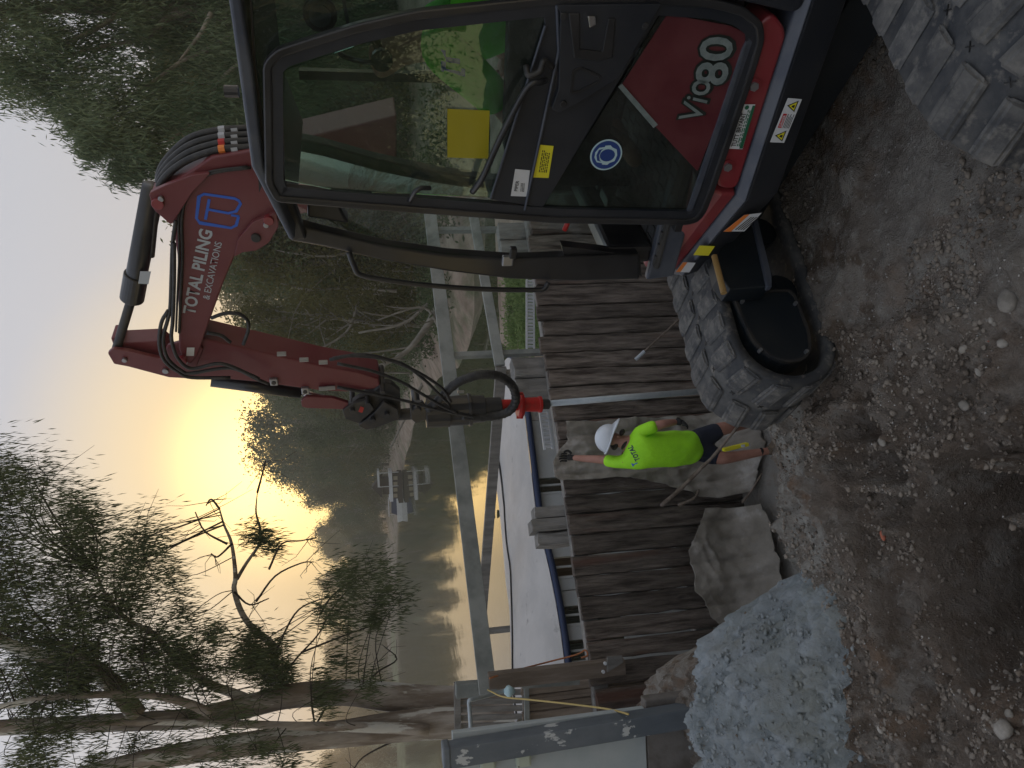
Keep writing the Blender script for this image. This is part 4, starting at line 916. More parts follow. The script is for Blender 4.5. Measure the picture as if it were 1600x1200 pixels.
MB().tube(smooth_path([m3(822, 103, YD), m3(826, 118, YD+.03), m3(843, 112, YD+.03), m3(850, 95, YD+.02), m3(863, 105, YD)], 5), .011, 8).build('window_catch', MT['hose'], door, smooth=True)
yf = pmat('yellow_film', (.42, .36, .015), rough=.4); yf.node_tree.nodes['Principled BSDF'].inputs['Alpha'].default_value = .72
slabd('yellow_film', [(699, 170), (765, 173), (763, 248), (699, 246)], YD-.012, .001, yf, 0, 0)

# ---- stickers
NY_ = Vector((0, 1, 0))
def sticker(name, pl, yp, mat, parent, th=.001): return MB().prism(mpoly(pl, yp), yp+th, yp).build(name, mat, parent)
def lines(parent, p00, p10, p11, p01, yp, rows, mat, name='print', th=.0006, seed=1, pad=.08):
    """rows of small print inside a px quad"""
    r = random.Random(seed); mb = MB(); A, B, C_, D_ = [Vector((m3(*p, yp))) for p in (p00, p10, p11, p01)]
    def at(u, v): return A.lerp(B, u).lerp(D_.lerp(C_, u), v)
    for i in range(rows):
        v0 = pad+(1-2*pad)*(i+.15)/rows; v1 = pad+(1-2*pad)*(i+.7)/rows; u = pad
        while u < 1-pad-.05:
            w_ = r.uniform(.04, .14); e = min(u+w_, 1-pad); q = [at(u, v0), at(e, v0), at(e, v1), at(u, v1)]
            mb.add([x+NY_*th for x in q], [(0, 1, 2, 3)]); u = e+.03
    return mb.build(name, mat, parent)
YB_ = YD-.012
s1 = sticker('white_label', [(805, 264), (828, 266), (823, 307), (798, 306)], YB_+.001, MT['white'], door); s1['label'] = 'small white service sticker'
put_text('sticker_text', 'PIPER', m3(808, 298, YB_), m3(811, 282, YB_), NY_, MT['ink'], s1, depth=.0035, bold=.01)
lines(s1, (812, 300), (813, 285), (821, 285), (820, 301), YB_+.002, 3, MT['ink'], seed=4)
s2 = sticker('yellow_label', [(842, 226), (865, 228), (857, 278), (833, 277)], YB_+.001, MT['yellow'], door); s2['label'] = 'yellow warning sticker with black print'
lines(s2, (839, 273), (846, 230), (863, 232), (856, 274), YB_+.002, 5, MT['ink'], seed=5, pad=.1)
# round ear protection sign on the lower pane
q = m3(947, 242, YD-.017); cs = MB().cyl(q, q+NY_*.001, .0615, 40).build('round_sign', MT['pale'], door); cs['label'] = 'blue round ear protection sign'
sg = MB().cyl(q, q+NY_*.002, .0555, 40).build('sign_disc', pmat('sign_blue', (.015, .05, .22), rough=.5), cs)
def sgp(pts, mat, nm, dpt=.003): return MB().prism([(q.x-x*.052, q.z+y*.052) for x, y in pts], q.y+dpt, q.y+dpt-.001).build(nm, mat, cs)
head = [(math.cos(t)*.47, math.sin(t)*.56-.08) for t in [i*.39 for i in range(16)]]
sgp([(-.62, .2), (-.55, .62), (-.2, .85), (.2, .85), (.55, .62), (.62, .2), (.72, .2), (.75, -.2), (.6, -.35), (.45, -.7), (0, -.82), (-.45, -.7), (-.6, -.35), (-.75, -.2), (-.72, .2)], MT['pale'], 'sign_outline', .003)
sgp(head, sg.data.materials[0], 'sign_head', .004); sgp([(-.5, .3), (-.4, .62), (0, .74), (.4, .62), (.5, .3), (.4, .42), (0, .55), (-.4, .42)], sg.data.materials[0], 'sign_hat', .0042)
# badge
YF = YD-.015
for nm, mt, bd, dp, gx in (('badge_edge', 'dark_badge', .05, .001, .007), ('badge', 'grey_badge', .0, .006, 0)):
    put_text(nm, 'Vi', m3(1093, 189, YF)+Vector((gx, 0, -gx)), m3(1106, 153, YF)+Vector((-gx, 0, -gx)), NY_, MT[mt], door, h=.088+2*gx, bold=bd, slant=.1, depth=dp)
    put_text(nm, 'o', m3(1105, 148, YF)+Vector((gx, 0, -gx)), m3(1111, 124, YF)+Vector((-gx, 0, -gx)), NY_, MT[mt], door, h=.068+2*gx, bold=bd+.01, slant=.1, depth=dp)
    put_text(nm, '80', m3(1132, 131, YF)+Vector((gx, 0, -gx)), m3(1146, 55, YF)+Vector((-gx, 0, -gx)), NY_, MT[mt], door, h=.118+2*gx, bold=bd+.02, slant=.1, depth=dp)
# dealer plate on the red panel (on white), hazard plates on the skirt
s3 = sticker('dealer_plate', [(1161, 163), (1180, 163), (1160, 233), (1135, 232)], 1.172, MT['white'], exc)
put_text('plate_text', 'TUTT BRYANT', m3(1149, 229, 1.174), m3(1166, 176, 1.174), NY_, MT['ink'], s3, h=.019, bold=.02)
sticker('green_band', [(1176, 165), (1180, 165), (1160, 232), (1155, 232)], 1.1735, MT['inkgreen'], s3)
lines(s3, (1150, 230), (1170, 166), (1176, 166), (1156, 231), 1.174, 2, MT['inkgreen'], seed=8, pad=.03)
q = m3(1167, 168, 1.174); MB().cyl(q, q+NY_*.001, .008, 20).build('round_logo', MT['inkgreen'], s3)
def hazard(pl, yp):
    s = sticker('hazard_plate', pl, yp, MT['white'], exc); A = [m3(*p, yp) for p in pl]   # order: top-right, bottom-right, bottom-left, top-left (upright)
    def at(u, v): return A[3].lerp(A[0], u).lerp(A[2].lerp(A[1], u), v)
    for u0 in (.16, .84):
        t = MB().add([at(u0-.13, .82)+NY_*.0015, at(u0+.13, .82)+NY_*.0015, at(u0, .14)+NY_*.0015], [(0, 1, 2)]).build('warning_triangle', MT['ink'], s)
        MB().add([at(u0-.095, .74)+NY_*.0022, at(u0+.095, .74)+NY_*.0022, at(u0, .28)+NY_*.0022], [(0, 1, 2)]).build('yellow_triangle', MT['yellow'], s)
        MB().add([at(u0-.04, .68)+NY_*.003, at(u0+.03, .66)+NY_*.003, at(u0+.02, .5)+NY_*.003, at(u0-.02, .46)+NY_*.003], [(0, 1, 2, 3)]).build('warning_symbol', MT['ink'], s)
    MB().add([at(.34, .38)+NY_*.0015, at(.66, .38)+NY_*.0015, at(.66, .12)+NY_*.0015, at(.34, .12)+NY_*.0015], [(0, 1, 2, 3)]).build('red_bar', MT['inkred'], s)
    put_text('plate_text', 'DANGER', at(.37, .33), at(.63, .33), NY_, MT['white'], s, h=(at(.5, .12)-at(.5, .33)).length*.8, bold=.02, depth=.003)
    mb = MB()
    for i in range(5): v = .46+i*.1; e = .66-(i % 2)*.06; mb.add([at(.34, v)+NY_*.0015, at(e, v)+NY_*.0015, at(e, v+.045)+NY_*.0015, at(.34, v+.045)+NY_*.0015], [(0, 1, 2, 3)])
    mb.build('print', MT['ink'], s)
hazard([(1231, 153), (1253, 155), (1225, 223), (1203, 222)][0:1]+[(1253, 155), (1225, 223), (1203, 222)], 1.195)
# chamfer-corner stickers
def cham(px, py): 
    n_ = WM.to_3x3() @ dn; P0 = WM @ (c0+dn*.03); r_ = ray(px, py); t = (P0-EYE).dot(n_)/r_.dot(n_); return WI @ (EYE+r_*t)
def chst(name, pl, mat, parent=exc, d=0.):
    P = [cham(*p)+dn*d for p in pl]; return MB().add(P, [tuple(range(len(P)))]).build(name, mat, parent)
s = chst('white_label', [(1163, 335), (1190, 332), (1163, 361), (1130, 361)], MT['white'], d=.002)
chst('orange_band', [(1163, 335), (1171, 334), (1142, 361), (1130, 361)], MT['orange'], s, .003)
for i in range(4): chst('print', [(1173+i*4, 338), (1175+i*4, 338), (1150+i*4, 358), (1148+i*4, 358)], MT['ink'], s, .0035)
chst('yellow_label', [(1093, 383), (1117, 384), (1107, 399), (1083, 398)], MT['yellow'], d=.002)
s = chst('white_label', [(1067, 409), (1087, 410), (1077, 425), (1056, 424)], MT['white'], d=.002); chst('orange_band', [(1067, 409), (1074, 409), (1063, 424), (1056, 424)], MT['orange'], s, .003)
# handrail before the windscreen
MB().tube(smooth_path([m3(545, 394, 1.03), m3(553, 415, 1.05), m3(565, 430, 1.05), m3(620, 440, 1.05), m3(683, 447, 1.05), m3(760, 452, 1.05), m3(835, 453, 1.05), m3(850, 451, 1.05), m3(857, 441, 1.04)], 6), .0115, 10).build('grab_rail', MT['black'], exc, smooth=True)

# ---- boom
YBm = -.42
bo = [(620, 180), (388, 236), (330, 246), (290, 272), (262, 290), (238, 298), (233, 308), (238, 320), (262, 338), (270, 350), (277, 400), (279, 500), (279, 545), (287, 566), (297, 570), (309, 556), (320, 523), (350, 440), (366, 402), (375, 390), (400, 392), (420, 380), (428, 362), (440, 340), (620, 310)]
boom = MB().prism(mpoly(bo, YBm), YBm, YBm-.26).build('boom', MT['red_dusty'], exc, bevel=.012, seg=3)
bo_in = [(392, 262), (334, 270), (306, 286), (290, 312), (284, 345), (285, 400), (282, 470), (280, 520)]
MB().tube(smooth_path([m3(x, y, YBm+.012) for x, y in bo_in], 5), .009, 8).build('hydraulic_line', MT['hose'], boom, smooth=True)
MB().tube(smooth_path([m3(x-5, y-2, YBm+.012) for x, y in bo_in], 5), .007, 8).build('hydraulic_line', MT['steel'], boom, smooth=True)
P = round_poly(mpoly([(233, 300), (258, 288), (300, 272), (330, 268), (300, 300), (278, 335), (268, 350), (240, 325)], YBm+.02), .02); MB().prism(P, YBm+.035, YBm-.0).build('boom_ear', MT['red_dusty'], boom, bevel=.008)
P = round_poly(mpoly([(366, 400), (372, 372), (395, 345), (432, 330), (436, 352), (420, 378), (400, 390), (380, 392)], YBm+.02), .02); MB().prism(P, YBm+.035, YBm-.0).build('cylinder_lug', MT['red_dusty'], boom, bevel=.008)
for x, y, rr, mt in ((247, 317, .034, 'red'), (252, 309, .016, 'zinc'), (400, 370, .028, 'steel'), (416, 350, .016, 'zinc'), (420, 343, .03, 'red'), (285, 563, .03, 'red')):
    q = m3(x, y, YBm+.03); MB().cyl(q+NY_*-.02, q+NY_*.022, rr, 20).build('pin', MT[mt], boom, bevel=.004)
put_text('lettering', 'TOTAL PILING', m3(304, 492, YBm), m3(332, 361, YBm), NY_, MT['silver'], boom, bold=.028, depth=.0035)
put_text('lettering', '& EXCAVATIONS', m3(327, 468, YBm), m3(347, 379, YBm), NY_, MT['silver'], boom, depth=.0035, bold=.005)
lg = mpoly([(307, 348), (311, 306), (318, 300), (370, 310), (380, 317), (376, 332)], YBm+.004); lg2 = mpoly([(366, 358), (310, 348)], YBm+.004)
def ribbon(pl, w_, mat, name, parent, yp, th=.002):
    P = [Vector(mx(x, y, yp)) for x, y in pl]; mb = MB(); L_ = []; R2 = []
    for i, p in enumerate(P):
        t = (P[min(i+1, len(P)-1)]-P[max(i-1, 0)]).normalized(); n_ = Vector((-t.y, t.x)); c_ = 1.
        if 0 < i < len(P)-1: c_ = max(.6, abs(n_.dot(Vector((-(P[i]-P[i-1]).normalized().y, (P[i]-P[i-1]).normalized().x)))))
        L_.append(p+n_*w_/2/c_); R2.append(p-n_*w_/2/c_)
    return mb.prism([tuple(p) for p in L_+R2[::-1]], yp+th, yp).build(name, mat, parent)
ribbon([(361, 336), (369, 329), (376, 320), (374, 314), (367, 310), (319, 303), (311, 307), (307, 341), (312, 348), (361, 356), (369, 352), (373, 338)][3:]+[], .016, MT['blue'], 'logo_frame', boom, YBm+.001)
ribbon([(361, 336), (374, 338)], .014, MT['blue'], 'logo_frame', boom, YBm+.001)
ribbon([(321, 343), (327, 311)], .016, MT['blue'], 'logo_stroke', boom, YBm+.001); ribbon([(325, 327), (357, 333), (369, 330), (376, 318), (372, 312)], .016, MT['blue'], 'logo_stroke', boom, YBm+.0015)
sticker('white_label', [(292, 543), (304, 543), (303, 556), (291, 556)], YBm+.003, MT['white'], boom)
# cylinder of the arm
def cyl_px(name, p, q, r, yp, mat, parent, n=20): return MB().cyl(m3(*p, yp), m3(*q, yp), r, n).build(name, mat, parent, smooth=False, bevel=.004)
ac = MB().tube([m3(240, 292, -.5), m3(207, 462, -.5), m3(206, 466, -.5)], [.062, .062, .05], 24).build('arm_cylinder', MT['black'], exc, smooth=True)
MB().tube([m3(213, 428, -.5), m3(206, 467, -.5)], .072, 24).build('cylinder_head', MT['black'], ac, bevel=.006)
cyl_px('cylinder_rod', (207, 462), (182, 545), .029, -.5, MT['steel'], ac)
s = MB(); q0, q1 = m3(225, 425, -.43), m3(219, 443, -.43); s.bar(q0, q1, .002, .06, NY_); 
MB().prism(mpoly([(219, 424), (236, 424), (232, 444), (216, 443)], -.425), -.424, -.426).build('grey_label', MT['silver'], ac)
# hoses on top of the boom
for i in range(4):
    dy = i*10; mb = MB(); Y_ = -.47-.045*(3-i)
    mb.tube(smooth_path([m3(420, 196+dy, Y_), m3(388, 200+dy, Y_), m3(345, 203+dy, Y_), m3(300, 214+dy*1.1, Y_), m3(268, 240+dy*.9, Y_), m3(250, 268+dy*.7, Y_), m3(247, 300+dy*.3, Y_), m3(242, 340, Y_), m3(236, 400, Y_-.02)], 5), .021, 8)
    h = mb.build('hose', MT['hose'], boom, smooth=True)
    for xx in (346, 366): q0, q1 = m3(xx-4, 203.5+dy, Y_+.0), m3(xx+6, 202.5+dy, Y_); MB().cyl(q0, q1, .025, 8).build('fitting', MT['zinc' if not (i > 1 and xx == 346) else ('bright_red' if i == 2 else 'orange')], h)
for k, pl in enumerate([[(275, 345), (270, 380), (268, 430), (266, 480), (262, 500), (255, 530), (262, 560), (285, 580), (300, 583), (360, 575), (400, 592), (420, 600)], [(272, 380), (272, 440), (270, 500), (268, 530), (278, 560), (300, 576), (345, 568), (390, 585), (405, 592)],
                        [(263, 485), (252, 505), (249, 540), (258, 565), (280, 582), (300, 590), (360, 590)], [(330, 497), (350, 490), (372, 490), (386, 500), (388, 515), (380, 538)], [(323, 520), (345, 524), (360, 535)]]):
    MB().tube(smooth_path([m3(x, y, -.36+.02*(k % 2)) for x, y in pl], 5), .012, 8).build('hose', MT['hose'], boom, smooth=True)
# ---- arm
am = [(300, 533), (317, 529), (400, 548), (500, 571), (560, 582), (592, 592), (594, 602), (585, 608), (540, 613), (505, 611), (472, 607), (400, 597), (333, 591), (300, 589), (284, 582)]
arm = MB().prism(mpoly(am, -.46), -.46, -.68).build('arm', MT['red_dusty'], exc, bevel=.012, seg=3)
for yp in (-.44, -.66):
    MB().prism(round_poly(mpoly([(300, 592), (264, 590), (200, 573), (178, 569), (168, 552), (176, 545), (200, 548), (250, 560), (262, 540), (300, 530), (318, 545)], yp), .012), yp, yp-.03).build('arm_head_plate', MT['red_dusty'], arm, bevel=.006)
MB().prism(round_poly(mpoly([(173, 528), (187, 527), (192, 536), (250, 533), (264, 545), (262, 560), (200, 556), (180, 548)], -.50), .01), -.5, -.64).build('arm_head', MT['red_dusty'], arm, bevel=.006)
for x, y, rr in ((195, 561, .016), (259, 578, .02), (287, 562, .03)): q = m3(x, y, -.44); MB().cyl(q, q+NY_*.02, rr, 18).build('pin', MT['zinc'], arm, bevel=.003)
bc_ = MB().tube([m3(330, 594, -.53), m3(470, 613, -.53)], .047, 20).build('bucket_cylinder', MT['black'], exc, smooth=True); MB().tube([m3(470, 613, -.53), m3(520, 624, -.53)], .022, 14).build('cylinder_rod', MT['chrome'], bc_, smooth=True)
for pl in ([(470, 628), (478, 620), (520, 622), (545, 630), (540, 640), (480, 638), (472, 636)],): MB().prism(round_poly(mpoly(pl, -.44), .01), -.44, -.47).build('link_plate', MT['red_dusty'], arm, bevel=.005)
for x, y in ((428, 596), (477, 610)): q = m3(x, y, -.45); b = MB().box(q, (.06, .03, .055)).build('hose_clamp', MT['zinc'], arm, bevel=.006); MB().cyl(q, q+NY_*.02, .016, 12).build('clamp_bolt', MT['steel'], b)
for x, y in ((505, 607), (517, 606), (475, 562), (505, 566), (440, 553)): q = m3(x, y, -.44); MB().cyl(q+Vector((0, 0, .03)), q-Vector((0, 0, .03)), .016, 8).build('fitting', MT['zinc'], arm)
# quick hitch
def dark(name, pl, yp, th, par=exc): return MB().prism(round_poly(mpoly(pl, yp), .012), yp, yp-th).build(name, MT['steel'], par, bevel=.006)
qh = dark('quick_hitch', [(535, 640), (560, 622), (585, 612), (600, 598), (612, 600), (625, 612), (627, 655), (600, 652), (575, 662), (545, 655)], -.47, .05)
dark('hitch_plate', [(535, 642), (552, 630), (575, 625), (585, 640), (560, 662), (540, 655)], -.42, .03, qh)
dark('hitch_plate', [(560, 665), (585, 645), (600, 628), (622, 640), (625, 655), (590, 668), (572, 672)], -.42, .03, qh)
dark('hitch_plate', [(535, 640), (560, 622), (585, 612), (600, 598), (612, 600), (625, 612), (627, 655), (600, 652), (575, 662), (545, 655)], -.64, .05, qh)
for x, y in ((551, 642), (605, 648), (575, 631), (598, 612), (583, 656)): q = m3(x, y, -.4); MB().cyl(q-NY_*.28, q+NY_*.012, .02, 16).build('pin', MT['steel'], qh, bevel=.003)
sticker('red_mark', [(563, 635), (569, 637), (566, 645), (560, 643)], -.415, MT['bright_red'], qh)

# ---- auger drive hanging from the hitch, and the pipe it turns
AX = m3(725, 641, -.57); AXW = WM @ AX
aug = thing('auger_drive', 'black hydraulic auger drive with red coupling hanging from the excavator arm', 'auger drive', (AXW.x, AXW.y, 0))
AM = Matrix.Translation((-AXW.x, -AXW.y, 0)) @ WM
def ax(x, y=None): return m3(x, 641 if y is None else y, -.57)
def lathe_px(name, segs, mat, par=aug, n=28, y0=646, y1=636, bevel=.004):
    mb = MB()
    xs_ = [s_[0] for s_ in segs]; X0, X1 = 650, 1090
    pts = [m3(x, y0+(y1-y0)*(x-650)/140, -.57) for x in xs_]; mb.tube(pts, [s_[1]/FPX*6.15 for s_ in segs], n); return mb.build(name, mat, par, smooth=False, bevel=bevel, M=AM)
lathe_px('swing_link', [(622, 9), (655, 9)], MT['steel'])
q = ax(651, 646); hd = MB(); hd.prism(mpoly([(640, 632), (660, 628), (668, 640), (668, 655), (650, 662), (642, 655)], -.5), -.5, -.53).prism(mpoly([(640, 632), (660, 628), (668, 640), (668, 655), (650, 662), (642, 655)], -.62), -.62, -.65); hd.build('hood_ear', MT['black'], aug, bevel=.006, M=AM)
q = m3(651, 640, -.48); MB().cyl(q-NY_*.2, q+NY_*.02, .035, 18).build('hood_pin', MT['black'], aug, bevel=.004, M=AM)
hood = lathe_px('motor_hood', [(665, 25), (702, 26)], MT['black'], y0=644)
lathe_px('gearbox', [(702, 23), (732, 24)], MT['black']); lathe_px('gearbox_flange', [(731, 26), (736, 26)], MT['black']); lathe_px('lower_housing', [(736, 22), (757, 21)], MT['black']); lathe_px('output_neck', [(757, 17), (783, 16)], MT['steel'])
cp = lathe_px('red_coupling', [(783, 9), (808, 9)], MT['bright_red'], y0=636, y1=633); lathe_px('coupling_flange', [(808, 20), (812, 21), (817, 19)], MT['bright_red'], cp, y0=636, y1=633); lathe_px('coupling_sleeve', [(817, 11), (846, 12)], MT['bright_red'], cp, y0=636, y1=633); lathe_px('coupling_sleeve', [(841, 13), (846, 13)], MT['bright_red'], cp, y0=636, y1=633)
lathe_px('drive_shaft', [(846, 8), (858, 8)], MT['steel'], y0=636, y1=633)
for x, y in ((812, 615), (812, 652), (690, 618), (720, 612)): MB().cyl(m3(x-5, y, -.5), m3(x+5, y, -.5), .012, 6).build('bolt', MT['zinc' if x < 800 else 'bright_red'], aug, M=AM)
sticker_ = MB()
big = [(668, 640), (683, 627), (703, 607), (718, 596), (733, 590), (748, 586), (763, 585), (778, 587), (790, 593), (800, 602), (805, 613), (806, 624), (803, 634), (795, 643), (783, 648), (765, 651), (740, 652), (722, 650)]
sp = smooth_path([m3(x, y, -.47) for x, y in big], 5); bh = MB().tube(sp, .033, 14).build('sleeved_hose', MT['hose'], aug, smooth=True, M=AM)
mb = MB()
for i in range(8, len(sp)-2, 3): mb.tube([sp[i], sp[i+1]], .036, 14)
mb.build('spiral_wrap', MT['hose'], bh, M=AM)['kind'] = 'stuff'
for pl in ([(527, 605), (590, 617), (640, 628), (683, 640), (733, 650), (740, 652)], [(527, 568), (583, 580), (625, 596), (650, 610), (690, 634), (715, 645)], [(520, 560), (545, 556), (583, 558), (615, 564), (637, 573), (665, 595), (683, 613), (702, 632)], [(515, 562), (560, 554), (600, 560), (650, 580), (690, 606), (704, 628)]):
    MB().tube(smooth_path([m3(x, y, -.44) for x, y in pl], 6), .012, 8).build('hose', MT['hose'], aug, smooth=True, M=AM)
pA, pB = WM @ m3(852, 631, -.57), WM @ m3(1088, 612, -.57); pC = pA+(pB-pA)*1.42
pipe = thing('steel_pipe', 'long galvanised pipe turned by the auger drive against the timber wall', 'pipe', pC)
mb = MB(); mb.tube([pA-pC, pC-pC], .026, 18); mb.build('pipe_tube', MT['galv'], pipe, smooth=True)
mb = MB(); mb.tube([pA-pC, (pA-pC)*.985], .034, 18); mb.build('pipe_socket', MT['steel'], pipe)

# ================================================================== TIMBER WALL
def on_wall(x, y, off=0.): return on_pl(x, y, WN, WN.dot(WA)+off)
WROT = math.atan2(WD.y, WD.x); WMx = Matrix.Translation(WA) @ Matrix.Rotation(WROT, 4, 'Z'); WMi = WMx.inverted()
wall = thing('timber_retaining_wall', 'dark weathered timber retaining wall of upright planks between trench and river', 'retaining wall', WA, WROT)
def plank(name, x0, x1, z0, z1, y0, th, mat, parent, seed, warp=.012, nz=16, Mx=None):
    r = np.random.RandomState(seed); prof = [(-1, .5), (-.96, .1), (-.8, .0), (-.3, -.02), (.25, .02), (.8, .0), (.96, .12), (1, .5)]
    mb = MB(); vs = []; nzs = np.linspace(z0, z1, nz); k = len(prof)+2; wv = r.randn(nz)*warp*.35; ph = r.uniform(0, 9)
    top = z1+r.uniform(-.03, .02)
    for i, z in enumerate(nzs):
        zz = z if i < nz-1 else top
        for j, (u, d) in enumerate(prof):
            ed = r.uniform(-1, 1)*warp*(.9 if abs(u) > .9 else .8)
            vs.append(((x0+x1)/2+u*(x1-x0)/2+wv[i]+ed*.4, y0+d*.05+ed+warp*.8*math.sin(z*3+ph), zz+(r.uniform(-.015, .01) if i == nz-1 else 0)))
        vs.append((x1+wv[i], y0+th, zz)); vs.append((x0+wv[i], y0+th, zz))
    fs = [(i*k+j, i*k+(j+1) % k, (i+1)*k+(j+1) % k, (i+1)*k+j) for i in range(nz-1) for j in range(k)]+[tuple(range(k)), tuple(range((nz-1)*k, nz*k))]
    mb.add(vs, fs); return mb.build(name, mat, parent, smooth=False)
ed = [412, 443, 475, 498, 522, 548, 575, 602, 628, 655, 685, 715, 744, 772, 801, 835, 868, 900, 933, 970, 1003, 1037, 1078, 1118, 1160]
ss = sorted([(WMi @ on_wall(905, y)).x for y in ed]); 
while ss[0] > -1.6: ss.insert(0, ss[0]-.26)
while ss[-1] < 6.2: ss.append(ss[-1]+rnd.uniform(.2, .27))
wtop = lambda s: .10+.012*math.sin(s*2.1)
for i in range(len(ss)-1):
    gp = rnd.choice([.006, .01, .014, .02]) if ss[i] > 0 else .03
    plank('plank', ss[i]+gp/2, ss[i+1]-gp/2, -2.35, wtop(ss[i])+rnd.uniform(-.02, .02), rnd.uniform(-.015, .02), .07, MT['plank'], wall, i+3)
mb = MB(); mb.box((2.3, .16, .0), (8., .12, .16)); mb.box((2.3, .16, -1.2), (8., .12, .2)); mb.build('waler', MT['grey_timber'], wall, bevel=.01)
for (a, b, tp, nm) in ((788, 850, 833, 3), (556, 620, 802, 2), (345, 400, 782, 2)):
    s0 = (WMi @ on_wall(860, b, -.2)).x; s1 = (WMi @ on_wall(860, a, -.2)).x; zt = on_wall(tp, (a+b)/2, -.2).z
    pile = thing('timber_pile', {3: 'round split timber pile standing above the wall beside the houseboat roof', 2: 'two weathered boards standing above the wall behind the auger'}[nm] if a != 345 else 'mossy weathered pile boards seen through the cab side window', 'pile', WMx @ Vector((s0, .2, -2.2)), WROT, None)
    w_ = (s1-s0)/nm
    for j in range(nm):
        o = plank('pile_board', j*w_+.004, (j+1)*w_-.004, 0, zt+2.2-(.05 if j != 1 and nm == 3 else 0), (.03 if j != 1 and nm == 3 else 0), .22, MT['grey_timber'], pile, 70+j+a, .02)

# ---- handrail along the bank
RA, RB_ = Vector((-2.82, 7.10, 0)), Vector((2.75, 10.82, 0)); RD = (RB_-RA).normalized(); RN = Vector((RD.y, -RD.x, 0))
def on_rail(x, y, off=0.): return on_pl(x, y, RN, RN.dot(RA)+off)
hr = thing('timber_handrail', 'long pale timber handrail on posts along the top of the wall', 'handrail', RA); 
def bar_px(name, p, q, w_, h_, mat, parent, org, fn, bevel=.004):
    a, b = fn(*p)-org, fn(*q)-org; return MB().bar(a, b, w_, h_).build(name, mat, parent, bevel=bevel)
bar_px('top_rail', (763, 1085), (668, 300), .045, .165, MT['rail_wood'], hr, RA, on_rail)
bar_px('middle_rail', (781, 571), (735, 310), .045, .125, MT['rail_wood'], hr, RA, on_rail)
for (x0, x1, y) in ((705, 850, 556), (668, 800, 360)):
    a, b = on_rail(x0, y, -.06), on_rail(x1, y, -.06); MB().bar((a.x-RA.x, a.y-RA.y, b.z-.1), (a.x-RA.x, a.y-RA.y, a.z), .07, .07).build('post', MT['rail_wood'], hr, bevel=.004)
a, b = on_rail(783, 574), on_y(750, 1000, 11.2)
dr = thing('dark_handrail', 'darker weathered rail running away behind the pale top rail over the water', 'handrail', a); MB().bar((0, 0, 0), b-a, .06, .13).build('rail', MT['grey_timber'], dr, bevel=.004)
for t in (.02, .97): c_ = (b-a)*t; MB().bar(c_+Vector((0, .06, .05)), c_+Vector((0, .06, -2.6)), .08, .08).build('post', MT['grey_timber'], dr, bevel=.004)
wr = thing('white_railing', 'low white railing with short balusters right behind the wall top', 'railing', RA)
for (ya, yb, xa, xb) in ((437, 556, 823, 835), (640, 702, 843, 858)):
    a0, b0 = on_rail(xa, ya, -.5)-RA, on_rail(xa+(0 if ya < 600 else 8), yb, -.5)-RA; a1, b1 = a0-Vector((0, 0, .1)), b0-Vector((0, 0, .1))
    MB().bar(a0, b0, .03, .025).build('railing_bar', MT['white'], wr); MB().bar(a1, b1, .03, .02).build('railing_bar', MT['white'], wr)
    n = 22 if ya < 600 else 9
    for i in range(n): t = (i+.5)/n; MB().bar(a0.lerp(b0, t), a1.lerp(b1, t), .02, .035).build('baluster', MT['white'], wr)

# ---- houseboat moored behind the wall
BD = Vector((.838, .545, 0)).normalized(); BN = Vector((-BD.y, BD.x, 0)); BA = Vector((-3.13, 8.44, 0)); BROT = math.atan2(BD.y, BD.x); BM_ = Matrix.Translation(BA) @ Matrix.Rotation(BROT, 4, 'Z'); BMi = BM_.inverted()
def on_boat(x, y, off): return BMi @ on_pl(x, y, BN, BN.dot(BA)+off)
boat = thing('houseboat', 'white houseboat with a sagging grey tarpaulin roof edged in navy moored behind the timber wall', 'houseboat', BA, BROT)
MT['tarp'] = pmat('grey_tarpaulin', (.47, .455, .44), (.55, .53, .51), 1.6, .6, bump=.25, bscale=3, bdist=.08, c3=(.24, .23, .22), s3=5, lo3=.62, hi3=.75)
MT['navy'] = pmat('navy_edging', (.02, .035, .09), rough=.6)
MT['boatwhite'] = pmat('boat_panel', (.52, .54, .54), (.6, .62, .61), 3, .5)
nearp = [(797, 522), (803, 560), (812, 600), (820, 650), (828, 720), (836, 790), (846, 840), (858, 890), (868, 940), (876, 990), (881, 1030), (885, 1075)]
crownp = [(767, 515), (770, 560), (774, 600), (778, 700), (784, 740), (793, 810), (800, 883), (803, 1017), (805, 1080)]
NE = sorted([(on_boat(x, y, 0).x, on_boat(x, y, 0).z) for x, y in nearp]); CR = sorted([(on_boat(x, y, 1.5).x, on_boat(x, y, 1.5).z) for x, y in crownp])
s_a, s_b = NE[0][0], NE[-1][0]+.15
S1 = np.linspace(s_a, s_b, 90); V1 = np.linspace(0, 1, 26); SS, VV = np.meshgrid(S1, V1)
nz_ = np.interp(S1, [p[0] for p in NE], [p[1] for p in NE]); cz_ = np.interp(S1, [p[0] for p in CR], [p[1] for p in CR])
wd_ = np.sqrt(np.clip(1-(np.clip(S1-(s_b-.9), 0, .9)/.9)**2, 0.0004, 1))
pr = np.sin(np.pi*VV); YY = 1.5+(VV-.5)*3.0*wd_[None, :]; ZZ = nz_[None, :]+(cz_-nz_)[None, :]*pr**.8
ZZ = ZZ+.035*fbm(SS*.8, YY*1.4+3, 4, 1.3)*np.minimum(1, pr*3)+.03*np.maximum(0, np.sin(SS*3.1+YY*.8))*pr*(fbm(SS, YY, 2, .7)+.5)
grid_mesh('tarpaulin_roof', SS, YY, ZZ, MT['tarp'], boat)
for k_ in (0, 25):
    e = MB().tube([Vector((SS[k_][i], YY[k_][i], ZZ[k_][i]-.05)) for i in range(0, 90, 3)]+[Vector((SS[k_][89], YY[k_][89], ZZ[k_][89]-.05))], .042, 8); e.build('roof_edging', MT['navy'], boat, smooth=True)
